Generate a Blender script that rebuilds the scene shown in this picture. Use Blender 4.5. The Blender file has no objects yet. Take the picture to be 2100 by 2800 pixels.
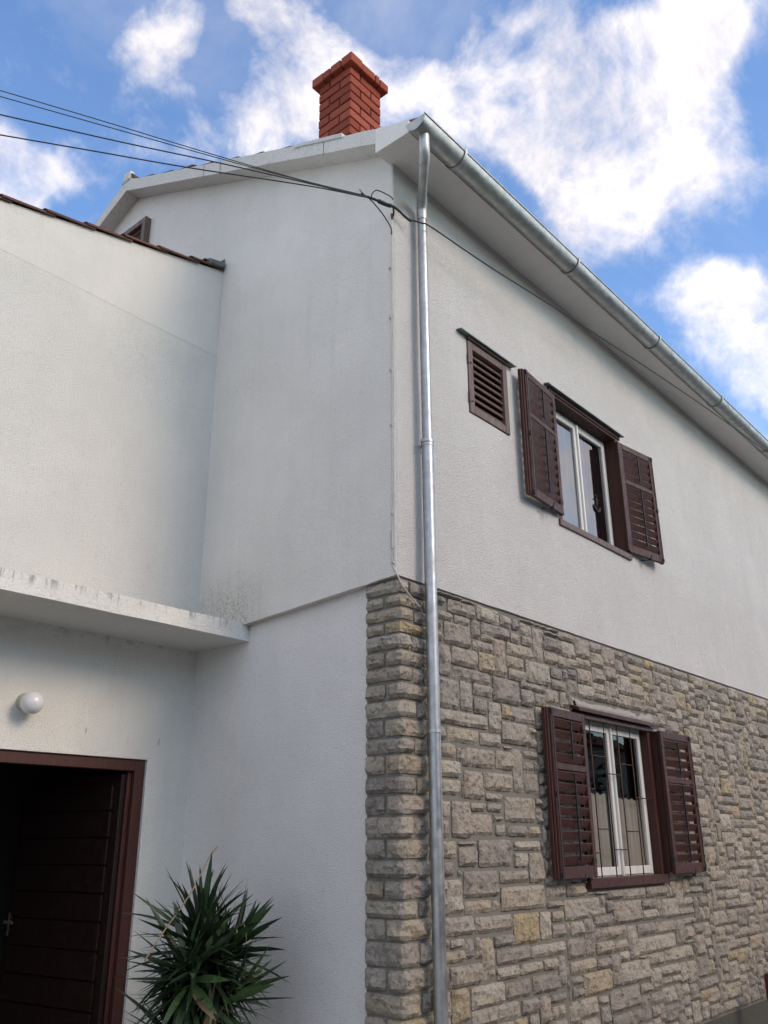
import bpy, bmesh, math, random
from mathutils import Vector, Matrix, noise as mn
R = math.radians
random.seed(7)
sc = bpy.context.scene
COL = sc.collection

# ------------------------------------------------------------------ camera
cam_d = bpy.data.cameras.new('camera')
cam = bpy.data.objects.new('camera', cam_d)
COL.objects.link(cam)
CAM_LOC = Vector((-4.30727, -3.57874, 1.6))
PITCH, AZ, ROLL = 0.36335, 0.86217, 0.0052258
fwd = Vector((math.sin(AZ)*math.cos(PITCH), math.cos(AZ)*math.cos(PITCH), math.sin(PITCH)))
right = Vector((math.cos(AZ), -math.sin(AZ), 0))
up = right.cross(fwd)
r2 = right*math.cos(ROLL) - up*math.sin(ROLL)
u2 = r2.cross(fwd)
m = Matrix((r2, u2, -fwd)).transposed().to_4x4()
m.translation = CAM_LOC
cam.matrix_world = m
cam_d.sensor_fit = 'VERTICAL'
cam_d.sensor_height = 36
cam_d.lens = 36*2382.09/2800
cam_d.clip_end = 3000
sc.camera = cam

# ------------------------------------------------------------------ light
SUN_EL, SUN_AZ = R(30), R(14)        # azimuth measured from -y towards +x
sun_dir = Vector((math.sin(SUN_AZ)*math.cos(SUN_EL), -math.cos(SUN_AZ)*math.cos(SUN_EL), math.sin(SUN_EL)))
sd = bpy.data.lights.new('sun', 'SUN')
sd.energy = 0.5
sd.angle = R(22)
sd.color = (1.0, 0.93, 0.86)
sun = bpy.data.objects.new('sun', sd)
COL.objects.link(sun)
sun.rotation_euler = sun_dir.to_track_quat('Z', 'Y').to_euler()
sc.view_settings.view_transform = 'Standard'
sc.view_settings.look = 'None'
sc.view_settings.gamma = 1
sc.view_settings.use_curve_mapping = False
sc.view_settings.exposure = 1.50
sc.view_settings.use_white_balance = True
sc.view_settings.white_balance_temperature = 10000
sc.view_settings.white_balance_tint = 19

W = bpy.data.worlds.new('World')
sc.world = W
W.use_nodes = True
CLOUDS = [(0.5423,0.4144,0.7309,0.0268,0.70),(0.5672,0.4008,0.7195,0.0419,0.90),(0.5965,0.3753,0.7095,0.0480,1.00),(0.6364,0.3515,0.6866,0.0574,1.00),(0.6625,0.3123,0.6808,0.0569,1.00),(0.6996,0.3037,0.6468,0.0545,1.00),(0.7285,0.2949,0.6184,0.0456,1.00),(0.7364,0.2566,0.6260,0.0449,0.90),(0.7210,0.2365,0.6513,0.0412,0.80),(0.7163,0.3497,0.6039,0.0311,0.50),(0.6170,0.3092,0.7237,0.0352,0.60),(0.6411,0.2444,0.7275,0.0458,1.00),(0.6586,0.2095,0.7227,0.0509,1.00),(0.6626,0.1731,0.7287,0.0499,1.00),(0.6712,0.1455,0.7268,0.0437,0.90),(0.6909,0.2184,0.6892,0.0461,1.00),(0.6863,0.1721,0.7066,0.0336,0.80),(0.5437,0.3297,0.7718,0.0343,0.70),(0.5715,0.2943,0.7660,0.0341,0.60),(0.5992,0.2594,0.7574,0.0340,0.50),(0.5639,0.3334,0.7555,0.0203,0.60),(0.4753,0.4723,0.7423,0.0354,0.90),(0.4683,0.5115,0.7205,0.0418,1.00),(0.4524,0.5494,0.7025,0.0421,1.00),(0.4313,0.5821,0.6894,0.0391,1.00),(0.4145,0.6053,0.6796,0.0270,0.80),(0.5327,0.4502,0.7167,0.0241,0.50),(0.5083,0.4639,0.7256,0.0359,0.80),(0.5089,0.4203,0.7513,0.0264,0.40),(0.4178,0.4878,0.7665,0.0345,0.90),(0.4379,0.4915,0.7528,0.0291,0.80),(0.3965,0.4984,0.7710,0.0257,0.60),(0.4345,0.4593,0.7748,0.0229,0.60),(0.3551,0.5524,0.7542,0.0341,0.75),(0.3687,0.5748,0.7306,0.0260,0.70),(0.3507,0.5984,0.7204,0.0289,0.60),(0.2726,0.7171,0.6414,0.0370,0.85),(0.2875,0.7370,0.6116,0.0433,1.00),(0.3121,0.7310,0.6068,0.0351,0.90),(0.3213,0.6906,0.6479,0.0321,0.60),(0.3702,0.6387,0.6746,0.0326,0.75),(0.3071,0.7143,0.6289,0.0262,0.60),(0.7619,0.1735,0.6241,0.0288,0.90),(0.7513,0.2089,0.6261,0.0264,0.75),(0.7331,0.1624,0.6605,0.0255,0.75),(0.8061,0.2638,0.5297,0.0367,0.90),(0.8120,0.2255,0.5382,0.0301,0.90),(0.8386,0.2069,0.5040,0.0359,0.90),(0.8464,0.2324,0.4792,0.0424,1.00),(0.8712,0.2236,0.4370,0.0363,1.00),(0.8322,0.2544,0.4928,0.0306,0.60),(0.8907,0.2353,0.3889,0.0303,0.80),(0.8128,0.2108,0.5431,0.0209,0.80)]
def build_world():
    nt = W.node_tree
    N, L = nt.nodes, nt.links
    for n in list(N): N.remove(n)
    out = N.new('ShaderNodeOutputWorld'); bg = N.new('ShaderNodeBackground')
    bg.inputs['Strength'].default_value = 0.15
    L.new(bg.outputs[0], out.inputs[0])
    sky = N.new('ShaderNodeTexSky'); sky.sky_type = 'NISHITA'; sky.sun_disc = False
    sky.sun_elevation = SUN_EL
    sky.sun_rotation = math.atan2(sun_dir.x, sun_dir.y)
    sky.air_density = 1.0; sky.dust_density = 0.6; sky.ozone_density = 2.0
    tc = N.new('ShaderNodeTexCoord')
    nrm = N.new('ShaderNodeVectorMath'); nrm.operation = 'NORMALIZE'
    L.new(tc.outputs['Generated'], nrm.inputs[0])
    V = nrm.outputs[0]
    def math_(op, a, b=None, clamp=False):
        n = N.new('ShaderNodeMath'); n.operation = op; n.use_clamp = clamp
        for i, s in enumerate((a, b)):
            if s is None: continue
            if isinstance(s, (int, float)): n.inputs[i].default_value = s
            else: L.new(s, n.inputs[i])
        return n.outputs[0]
    def ramp(s, a, b, lo=0, hi=1):
        n = N.new('ShaderNodeMapRange'); n.interpolation_type = 'SMOOTHSTEP'
        L.new(s, n.inputs[0])
        n.inputs[1].default_value = a; n.inputs[2].default_value = b
        n.inputs[3].default_value = lo; n.inputs[4].default_value = hi
        return n.outputs[0]
    def tex(scale, detail, rough, dist=0, off=(0, 0, 0)):
        mp = N.new('ShaderNodeMapping'); mp.inputs['Location'].default_value = off
        L.new(V, mp.inputs[0])
        n = N.new('ShaderNodeTexNoise'); n.inputs['Scale'].default_value = scale
        n.inputs['Detail'].default_value = detail; n.inputs['Roughness'].default_value = rough
        n.inputs['Distortion'].default_value = dist
        L.new(mp.outputs[0], n.inputs['Vector'])
        return n.outputs[0]
    # warp the direction so that the cloud banks get ragged outlines
    wn = N.new('ShaderNodeTexNoise'); wn.inputs['Scale'].default_value = 7; wn.inputs['Detail'].default_value = 5
    L.new(V, wn.inputs['Vector'])
    ws = N.new('ShaderNodeVectorMath'); ws.operation = 'SUBTRACT'; L.new(wn.outputs['Color'], ws.inputs[0]); ws.inputs[1].default_value = (.5, .5, .5)
    wm = N.new('ShaderNodeVectorMath'); wm.operation = 'SCALE'; L.new(ws.outputs[0], wm.inputs[0]); wm.inputs['Scale'].default_value = 0.13
    wa = N.new('ShaderNodeVectorMath'); wa.operation = 'ADD'; L.new(V, wa.inputs[0]); L.new(wm.outputs[0], wa.inputs[1])
    WV = wa.outputs[0]
    tot = None
    for x, y, z, rad, w in CLOUDS:
        d = N.new('ShaderNodeVectorMath'); d.operation = 'DISTANCE'
        L.new(WV, d.inputs[0]); d.inputs[1].default_value = (x, y, z)
        s = ramp(d.outputs['Value'], rad*1.75, 0, 0, w*.68)
        tot = s if tot is None else math_('ADD', tot, s)
    tot = math_('MINIMUM', tot, .82)
    n1 = tex(8.5, 11, .64, .35)
    # unseen cloud beyond the view, made denser to light and whiten the gable
    big = ramp(tex(2.6, 6, .6, .2, (3, 1, 7)), .35, .50)
    dv = N.new('ShaderNodeVectorMath'); dv.operation = 'DISTANCE'
    L.new(V, dv.inputs[0]); dv.inputs[1].default_value = (0.66, 0.57, 0.49) 
    away = ramp(dv.outputs['Value'], .55, .9)
    tot = math_('MAXIMUM', tot, math_('MULTIPLY', math_('MULTIPLY', big, away), .85))
    n2 = tex(24, 8, .66, .4, (2, 9, 4))
    dens = math_('ADD', tot, math_('MULTIPLY', math_('SUBTRACT', n1, .5), 2.3))
    dens = math_('ADD', dens, math_('MULTIPLY', math_('SUBTRACT', n2, .5), .8))
    a = ramp(dens, .06, 1.42, 0, .95)
    veil = ramp(tex(3.2, 7, .6, .5, (1, 5, 2)), .45, .85, 0, .24)
    alpha = math_('MAXIMUM', a, veil)
    shade = ramp(tex(5, 7, .6, .2, (4, 4, 1)), .3, .7, 2.75, 3.7)
    cc = N.new('ShaderNodeCombineColor')
    L.new(math_('MULTIPLY', shade, .835), cc.inputs[0]); L.new(math_('MULTIPLY', shade, .985), cc.inputs[1]); L.new(math_('MULTIPLY', shade, 1.21), cc.inputs[2])
    # the sky's own radiance, lifted like the photograph's
    sm = N.new('ShaderNodeVectorMath'); sm.operation = 'MULTIPLY'
    L.new(sky.outputs[0], sm.inputs[0]); sm.inputs[1].default_value = SKY_GAIN
    mx = N.new('ShaderNodeMix'); mx.data_type = 'RGBA'
    L.new(alpha, mx.inputs['Factor']); L.new(sm.outputs[0], mx.inputs['A']); L.new(cc.outputs[0], mx.inputs['B'])
    L.new(mx.outputs['Result'], bg.inputs['Color'])
SKY_GAIN = (0.33, 0.64, 0.97)
build_world()

# ------------------------------------------------------------------ helpers
def ob(name, me, parent=None):
    o = bpy.data.objects.new(name, me)
    COL.objects.link(o)
    if parent: o.parent = parent
    return o
def empty(name, loc=(0, 0, 0)):
    o = bpy.data.objects.new(name, None); o.empty_display_size = .2
    COL.objects.link(o); o.location = loc
    return o
def tag(o, label=None, cat=None, group=None, kind=None):
    for k, v in (('label', label), ('category', cat), ('group', group), ('kind', kind)):
        if v: o[k] = v
    return o
class MB:
    """Collects faces and links them as one mesh object."""
    def __init__(s): s.v = []; s.f = []
    def add(s, vs, fs):
        b = len(s.v); s.v += [tuple(p) for p in vs]; s.f += [tuple(i+b for i in f) for f in fs]; return s
    def box(s, a, b):
        x0, y0, z0 = a; x1, y1, z1 = b
        return s.add([(x0,y0,z0),(x1,y0,z0),(x1,y1,z0),(x0,y1,z0),(x0,y0,z1),(x1,y0,z1),(x1,y1,z1),(x0,y1,z1)],
                     [(0,3,2,1),(4,5,6,7),(0,1,5,4),(1,2,6,5),(2,3,7,6),(3,0,4,7)])
    def hexa(s, p):  # eight corners, bottom four then top four
        return s.add(p, [(0,3,2,1),(4,5,6,7),(0,1,5,4),(1,2,6,5),(2,3,7,6),(3,0,4,7)])
    def tube(s, pts, r, n=10, caps=True):
        pts = [Vector(p) for p in pts]; rs = r if isinstance(r, (list, tuple)) else [r]*len(pts)
        rings = []; prev = None
        for i, p in enumerate(pts):
            t = (pts[min(i+1, len(pts)-1)] - pts[max(i-1, 0)]).normalized()
            if prev is None:
                a = t.cross(Vector((0, 0, 1)))
                if a.length < .01: a = t.cross(Vector((1, 0, 0)))
                a.normalize()
            else:
                a = (prev - t*prev.dot(t)).normalized()
            prev = a; b = t.cross(a)
            rings.append([p + (a*math.cos(2*math.pi*k/n) + b*math.sin(2*math.pi*k/n))*rs[i] for k in range(n)])
        vs = [q for g in rings for q in g]; fs = []
        for i in range(len(rings)-1):
            for k in range(n):
                fs.append((i*n+k, i*n+(k+1) % n, (i+1)*n+(k+1) % n, (i+1)*n+k))
        if caps:
            fs.append(tuple(range(n-1, -1, -1))); fs.append(tuple((len(rings)-1)*n+k for k in range(n)))
        return s.add(vs, fs)
    def mesh(s, name, m, smooth=False, bevel=0, merge=False):
        me = bpy.data.meshes.new(name); me.from_pydata(s.v, [], s.f)
        bm = bmesh.new(); bm.from_mesh(me)
        if merge: bmesh.ops.remove_doubles(bm, verts=bm.verts, dist=1e-5)
        bmesh.ops.recalc_face_normals(bm, faces=bm.faces)
        if bevel:
            bmesh.ops.bevel(bm, geom=[e for e in bm.edges if e.is_manifold and e.calc_face_angle(0) > .6], offset=bevel, segments=1, affect='EDGES', clamp_overlap=True)
        bm.to_mesh(me); bm.free()
        if smooth: me.polygons.foreach_set('use_smooth', [True]*len(me.polygons))
        if m: me.materials.append(m)
        return me
    def build(s, name, m, parent=None, **k):
        return ob(name, s.mesh(name, m, **k), parent)
def smooth_angle(o, a=40):
    bm = bmesh.new(); bm.from_mesh(o.data)
    for f in bm.faces: f.smooth = True
    for e in bm.edges:
        if e.is_manifold and e.calc_face_angle(0) > R(a): e.smooth = False
    bm.to_mesh(o.data); bm.free()
    return o

# ------------------------------------------------------------------ materials
class Mat:
    def __init__(s, name, rough=.8, metal=0.0, spec=None):
        s.m = bpy.data.materials.new(name); s.m.use_nodes = True
        s.N, s.L = s.m.node_tree.nodes, s.m.node_tree.links
        s.b = s.N['Principled BSDF']
        s.b.inputs['Roughness'].default_value = rough
        s.b.inputs['Metallic'].default_value = metal
        if spec is not None: s.b.inputs['Specular IOR Level'].default_value = spec
        s.tc = s.N.new('ShaderNodeTexCoord')
        s.vec = s.tc.outputs['Object']
    def per_object(s):  # shift the pattern from object to object
        oi = s.N.new('ShaderNodeObjectInfo')
        a = s.N.new('ShaderNodeVectorMath'); a.operation = 'SCALE'; a.inputs[0].default_value = (37.1, 53.7, 91.3)
        s.L.new(oi.outputs['Random'], a.inputs['Scale'])
        b = s.N.new('ShaderNodeVectorMath'); b.operation = 'ADD'
        s.L.new(s.tc.outputs['Object'], b.inputs[0]); s.L.new(a.outputs[0], b.inputs[1])
        s.vec = b.outputs[0]; s.rand = oi.outputs['Random']
        return s
    def scaled(s, sx, sy, sz):
        n = s.N.new('ShaderNodeMapping'); n.inputs['Scale'].default_value = (sx, sy, sz)
        s.L.new(s.vec, n.inputs[0]); return n.outputs[0]
    def noise(s, scale, detail=4, rough=.55, vec=None, dist=0):
        n = s.N.new('ShaderNodeTexNoise'); n.inputs['Scale'].default_value = scale
        n.inputs['Detail'].default_value = detail; n.inputs['Roughness'].default_value = rough
        n.inputs['Distortion'].default_value = dist
        s.L.new(vec or s.vec, n.inputs['Vector']); return n.outputs[0]
    def voro(s, scale, vec=None, out='Distance'):
        n = s.N.new('ShaderNodeTexVoronoi'); n.inputs['Scale'].default_value = scale
        s.L.new(vec or s.vec, n.inputs['Vector']); return n.outputs[out]
    def rng(s, v, a, b, lo=0., hi=1., smooth=True):
        n = s.N.new('ShaderNodeMapRange')
        if smooth: n.interpolation_type = 'SMOOTHSTEP'
        s.L.new(v, n.inputs[0])
        for i, x in zip((1, 2, 3, 4), (a, b, lo, hi)): n.inputs[i].default_value = x
        return n.outputs[0]
    def mul(s, a, b, op='MULTIPLY'):
        n = s.N.new('ShaderNodeMath'); n.operation = op
        for i, x in enumerate((a, b)):
            if isinstance(x, (int, float)): n.inputs[i].default_value = x
            else: s.L.new(x, n.inputs[i])
        return n.outputs[0]
    def mix(s, f, a, b, mode='MIX'):
        n = s.N.new('ShaderNodeMix'); n.data_type = 'RGBA'; n.blend_type = mode
        for k, x in (('Factor', f), ('A', a), ('B', b)):
            if isinstance(x, (int, float)): n.inputs[k].default_value = x
            elif isinstance(x, tuple): n.inputs[k].default_value = (*x, 1)
            else: s.L.new(x, n.inputs[k])
        return n.outputs['Result']
    def ramp(s, v, stops):
        n = s.N.new('ShaderNodeValToRGB'); e = n.color_ramp.elements
        while len(e) < len(stops): e.new(.5)
        for q, (p, c) in zip(e, stops): q.position = p; q.color = (*c, 1)
        s.L.new(v, n.inputs[0]); return n.outputs[0]
    def sep(s):
        g = s.N.new('ShaderNodeNewGeometry'); n = s.N.new('ShaderNodeSeparateXYZ')
        s.L.new(g.outputs['Position'], n.inputs[0]); return n.outputs
    def color(s, c):
        if isinstance(c, tuple): s.b.inputs['Base Color'].default_value = (*c, 1)
        else: s.L.new(c, s.b.inputs['Base Color'])
        return s
    def rough(s, v): s.L.new(v, s.b.inputs['Roughness']); return s
    def bump(s, h, strength=.5, dist=.01):
        n = s.N.new('ShaderNodeBump'); n.inputs['Strength'].default_value = strength; n.inputs['Distance'].default_value = dist
        s.L.new(h, n.inputs['Height'])
        if s.b.inputs['Normal'].is_linked: s.L.new(s.b.inputs['Normal'].links[0].from_socket, n.inputs['Normal'])
        s.L.new(n.outputs[0], s.b.inputs['Normal']); return s

def plaster(name, base, grain=1.0, dirt=.5, stain=None, rough_scale=120):
    M = Mat(name, .92, spec=.25)
    big = M.noise(1.1, 5, .6)
    streak = M.noise(1.0, 5, .6, M.scaled(7, 7, .5))
    fine = M.noise(rough_scale, 5, .7)
    pit = M.voro(rough_scale*.9)
    c = M.mix(M.rng(big, .35, .7), tuple(x*.95 for x in base), tuple(min(1, x*1.03) for x in base))
    c = M.mix(M.mul(M.rng(streak, .45, .8), dirt*.4), c, tuple(x*.72 for x in base))
    c = M.mix(M.mul(M.rng(fine, .47, .33), .6*grain), c, tuple(x*.5 for x in base))
    if stain: c = stain(M, c)
    M.color(c)
    h = M.mul(fine, M.mul(M.rng(pit, 0, .6), .5), 'ADD')
    M.bump(h, .7*grain, .013)
    M.bump(M.noise(5, 5), .22, .04)
    return M.m

def gable_stain(M, c):
    x, y, z = M.sep()
    near = M.mul(M.mul(M.rng(y, 1.15, 1.65), M.rng(z, 3.85, 3.2)), M.rng(y, 2.6, 1.9))
    n = M.noise(40, 5, .75); n2 = M.noise(1, 5, .7, M.scaled(18, 18, 2.2))
    f = M.mul(near, M.mul(M.rng(n, .42, .62), M.rng(n2, .3, .65)))
    c = M.mix(M.mul(near, .22), c, (.36, .35, .25))
    return M.mix(M.mul(f, .65), c, (.13, .13, .075))
def wing_stain(M, c):
    x, y, z = M.sep()
    near = M.mul(M.rng(x, -.75, -.1), M.rng(z, 3.55, 3.2))
    n = M.noise(45, 5, .75)
    return M.mix(M.mul(near, M.mul(M.rng(n, .45, .66), .55)), c, (.16, .16, .10))
def slab_stain(M, c):
    x, y, z = M.sep()
    top = M.rng(z, 3.11, 3.18)
    n = M.noise(1, 4, .7, M.scaled(22, 22, 3)); w = M.noise(2.2, 3)
    f = M.mul(top, M.mul(M.rng(n, .48, .62), M.rng(w, .36, .52)))
    d = M.mul(M.rng(z, 3.06, 3.2), M.mul(M.rng(n, .55, .7), .3))
    c = M.mix(d, c, (.25, .26, .2))
    return M.mix(M.mul(f, .5), c, (.07, .07, .065))
def porch_stain(M, c):
    x, y, z = M.sep()
    band = M.mul(M.rng(z, 2.5, 2.38), M.rng(z, 2.22, 2.3))
    n = M.noise(1, 3, .6, M.scaled(16, 16, 3.2))
    c = M.mix(M.mul(M.mul(band, M.rng(n, .64, .72)), .7), c, (.30, .16, .11))
    up = M.mul(M.rng(z, 2.95, 3.08), M.rng(M.noise(9, 5, .7), .5, .68))
    return M.mix(M.mul(up, .5), c, (.17, .16, .14))
def verge_stain(M, c):
    n = M.noise(14, 6, .75); w = M.noise(2.5, 3)
    return M.mix(M.mul(M.mul(M.rng(n, .5, .68), M.rng(w, .45, .65)), .4), c, (.2, .19, .17))
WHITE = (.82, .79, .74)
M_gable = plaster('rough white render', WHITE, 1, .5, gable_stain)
M_facade = plaster('sun offset facade render', (.635, .62, .60), 1.15, .4)  # greyer render, base darkened further to offset the sun on this side
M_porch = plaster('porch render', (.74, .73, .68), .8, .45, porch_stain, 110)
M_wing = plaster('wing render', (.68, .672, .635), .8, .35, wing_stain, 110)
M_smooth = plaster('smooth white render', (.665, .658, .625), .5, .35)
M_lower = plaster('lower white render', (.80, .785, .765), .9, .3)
M_slab = plaster('canopy concrete', (.72, .71, .67), .6, .5, slab_stain, 50)
M_verge = plaster('verge concrete', (.68, .665, .63), .7, .6, verge_stain, 40)
M_soffit = plaster('soffit render', (.80, .775, .73), .35, .5)

def stone_mat(name, island):
    M = Mat(name, .9, spec=.25).per_object()
    if island:
        g = M.N.new('ShaderNodeNewGeometry'); rv = g.outputs['Random Per Island']
        M.vec = M.tc.outputs['Object']
    else: rv = M.rand
    base = M.ramp(rv, [(0, (.25, .225, .20)), (.2, (.335, .29, .25)), (.4, (.43, .36, .275)), (.58, (.315, .28, .25)), (.74, (.47, .42, .35)), (.9, (.37, .31, .26)), (.97, (.42, .34, .22)), (1, (.45, .34, .19))])
    mott = M.noise(9, 6, .65); f = M.noise(30, 7, .72); spk = M.noise(90, 3, .6)
    c = M.mix(M.mul(M.rng(mott, .35, .7), .55), base, (.375, .33, .29))
    c = M.mix(M.mul(M.rng(M.noise(5, 3), .55, .75), .5), c, (.48, .39, .27))
    c = M.mix(M.mul(M.rng(f, .50, .34), .75), c, (.10, .085, .075))
    c = M.mix(M.mul(M.rng(spk, .58, .72), .4), c, (.60, .56, .49))
    M.color(c)
    M.bump(f, .9, .022); M.bump(M.noise(14, 5, .6), .8, .035)
    return M.m
M_stone = stone_mat('rock faced limestone', False)
M_stones = stone_mat('rock faced limestone far', True)
_m = Mat('mortar', .95, spec=.2); _m.color(_m.mix(_m.noise(30, 5), (.15, .143, .128), (.23, .222, .20))); _m.bump(_m.noise(120, 4), .4, .008); M_mortar = _m.m
_m = Mat('pale mortar', .95, spec=.2); _m.color(_m.mix(_m.noise(20, 5), (.26, .245, .225), (.40, .38, .35))); _m.bump(_m.noise(60, 5), .6, .01); M_patch = _m.m
_m = Mat('plinth concrete', .95); _m.color(_m.mix(_m.noise(25, 6), (.055, .052, .043), (.10, .094, .08))); _m.bump(_m.noise(140, 4), .6, .008); M_plinth = _m.m

def wood(name, a, b, rough=.38):
    M = Mat(name, rough, spec=.38).per_object()
    g = M.noise(3, 6, .65, M.scaled(14, 14, 1.2))
    M.color(M.mix(M.rng(g, .3, .7), a, b))
    M.rough(M.rng(M.noise(18, 4), .3, .7, rough-.06, rough+.16))
    M.bump(g, .12, .004)
    return M.m
M_wood = wood('brown painted wood', (.048, .014, .0105), (.072, .024, .0175), .50)
M_woodold = wood('weathered brown wood', (.10, .062, .054), (.17, .115, .10), .5)
M_doorwood = wood('dark red brown wood', (.055, .016, .013), (.08, .023, .018), .45)
M_leafwood = wood('dark door boards', (.014, .005, .0042), (.021, .008, .0065), .42)
M_ventslat = wood('vent slats', (.11, .058, .048), (.17, .095, .08), .5)
M_frame = Mat('white window paint', .4, spec=.5); M_frame.color(M_frame.mix(M_frame.noise(30, 4), (.60, .585, .55), (.70, .685, .65))); M_frame = M_frame.m
def metal(name, a, b, rough=.3, metallic=.9, sc_=25):
    M = Mat(name, rough, metallic)
    s_ = M.voro(sc_, out='Color')
    n = M.noise(sc_*.6, 5, .6)
    M.color(M.mix(M.rng(n, .3, .7), a, b)); M.rough(M.rng(M.noise(7, 5), .3, .7, rough-.07, rough+.14))
    return M.m
M_zinc = metal('galvanised gutter', (.36, .38, .37), (.48, .50, .49), .45)
M_pipe = metal('galvanised pipe', (.32, .335, .345), (.42, .435, .45), .40)
M_flash = metal('green grey sheet metal', (.10, .14, .135), (.17, .22, .21), .5, .4)
M_flashpale = metal('pale sheet metal', (.5, .5, .49), (.62, .62, .6), .55, .2)
M_iron = metal('black iron', (.012, .012, .013), (.03, .028, .027), .55, .3)
M_brass = metal('door handle metal', (.6, .52, .36), (.7, .62, .45), .25, .9)
_m = Mat('red chimney brick', .85, spec=.25).per_object()
_c = _m.ramp(_m.rand, [(0, (.25, .047, .028)), (.5, (.32, .064, .038)), (1, (.37, .086, .053))])
_c = _m.mix(_m.mul(_m.rng(_m.noise(22, 5), .5, .75), .5), _c, (.20, .05, .035)); _m.color(_c); _m.bump(_m.noise(60, 5), .4, .006); M_brick = _m.m
_m = Mat('clay roof tile', .85, spec=.25).per_object()
_c = _m.ramp(_m.rand, [(0, (.085, .04, .03)), (.6, (.15, .065, .045)), (1, (.21, .10, .07))])
_c = _m.mix(_m.mul(_m.rng(_m.noise(25, 6, .7), .48, .66), .8), _c, (.05, .045, .035)); _m.color(_c); _m.bump(_m.noise(70, 4), .4, .006); M_tile = _m.m
_m = Mat('black cable', .55); _m.color((.012, .013, .013)); M_cable = _m.m
_m = Mat('white cable', .6); _m.color(_m.mix(_m.noise(30, 4), (.36, .35, .32), (.50, .49, .46))); M_whitecable = _m.m
_m = Mat('opal glass', .25, spec=.6); _m.color((.72, .71, .72)); _m.b.inputs['Subsurface Weight'].default_value = 0.0; M_opal = _m.m
_m = Mat('stained plastic', .6); _m.color((.46, .43, .36)); M_base = _m.m
_m = Mat('white curtain', .95); _m.color(_m.mix(_m.noise(6, 4, .6, _m.scaled(8, 8, .3)), (.50, .47, .44), (.68, .64, .60))); M_curtain = _m.m
_m = Mat('sheer curtain', .95); _m.color(_m.mix(_m.noise(6, 4, .6, _m.scaled(9, 9, .3)), (.78, .76, .78), (.84, .82, .84))); M_sheer = _m.m
_m = Mat('red reveal reflection', .95); _m.color((.30, .10, .12)); M_redreflect = _m.m
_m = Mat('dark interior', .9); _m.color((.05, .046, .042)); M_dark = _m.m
_m = Mat('yard asphalt', .95); _m.color(_m.mix(_m.noise(8, 6), (.19, .185, .175), (.26, .25, .235))); _m.bump(_m.noise(160, 3), .4, .006); M_ground = _m.m  # paler than asphalt, to bounce light up to walls and soffits
def glass(name, ior):
    m_ = bpy.data.materials.new(name); m_.use_nodes = True
    N, L = m_.node_tree.nodes, m_.node_tree.links
    N.remove(N['Principled BSDF'])
    t = N.new('ShaderNodeBsdfTransparent'); t.inputs[0].default_value = (.94, .95, .95, 1)
    g = N.new('ShaderNodeBsdfGlossy'); g.inputs['Roughness'].default_value = .012
    f = N.new('ShaderNodeFresnel'); f.inputs[0].default_value = ior
    x = N.new('ShaderNodeMixShader'); L.new(f.outputs[0], x.inputs[0]); L.new(t.outputs[0], x.inputs[1]); L.new(g.outputs[0], x.inputs[2])
    nz = N.new('ShaderNodeTexNoise'); nz.inputs['Scale'].default_value = 4
    b = N.new('ShaderNodeBump'); b.inputs['Strength'].default_value = .03; b.inputs['Distance'].default_value = .02
    tc = N.new('ShaderNodeTexCoord'); L.new(tc.outputs['Object'], nz.inputs['Vector']); L.new(nz.outputs[0], b.inputs['Height']); L.new(b.outputs[0], g.inputs['Normal'])
    L.new(x.outputs[0], N['Material Output'].inputs[0]); return m_
M_glass = glass('double window glass', 1.75)
M_glass_up = glass('boosted reflection glass', 3.4)  # reflectance raised well above plain glass to strengthen the sky reflection
def leaf_mat(name, a, b, c):
    M = Mat(name, .42, spec=.45).per_object()
    M.color(M.mix(M.rng(M.noise(30, 3, .5, M.scaled(3, .3, 3)), .35, .7), M.ramp(M.rand, [(0, a), (.7, b), (1, c)]), a))
    return M.m
M_leaf = leaf_mat('yucca leaf', (.014, .034, .018), (.026, .060, .026), (.055, .12, .034))
M_young = leaf_mat('young yucca leaf', (.035, .085, .024), (.055, .12, .034), (.09, .17, .05))
M_dry = leaf_mat('dry leaf', (.17, .12, .07), (.26, .19, .12), (.32, .25, .16))
M_pod = leaf_mat('pale leaf', (.10, .17, .05), (.14, .22, .07), (.18, .26, .09))

# ------------------------------------------------------------------ ground and surroundings
GZ_ = -.25
g = MB(); g.add([(-400,-400,GZ_),(400,-400,GZ_),(400,400,GZ_),(-400,400,GZ_)], [(0,1,2,3)])
tag(g.build('ground', M_ground), 'asphalt yard round the house, paled to bounce light on the walls', kind='structure')

# ------------------------------------------------------------------ the house
house = empty('house')
tag(house, 'white rendered two storey house with grey stone ground floor and brown shutters', 'house')
XE, YB = 11.0, 7.57               # far ends of the facade and of the gable
ZL = 3.283                        # underside of the upper render at the corner
PIT = .4463                       # roof slope
YR = 3.788                        # ridge
V_ = -.175                        # verge overhang
def roofz(y): return 6.838 + PIT*(y if y <= YR else 2*YR-y)
OPEN = [(.935, 1.535, 4.86, 5.545), (2.285, 3.685, 4.255, 5.64)]   # vent, upper window
def steps(a, b, must, d):
    pts = sorted(set([a, b]+[p for p in must if a < p < b])); out = []
    for p, q in zip(pts, pts[1:]):
        n = max(1, round((q-p)/d)); out += [p+(q-p)*i/n for i in range(n)]
    return out+[b]
def wob(x, y, z, a=.006): return a*(mn.noise((x*.9+3, y*.9, z*.9)) + .6*mn.noise((x*2.7, y*2.7+9, z*2.7)))
def ledge(y): return ZL - .062*y           # the render stops a little lower towards the canopy
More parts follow.
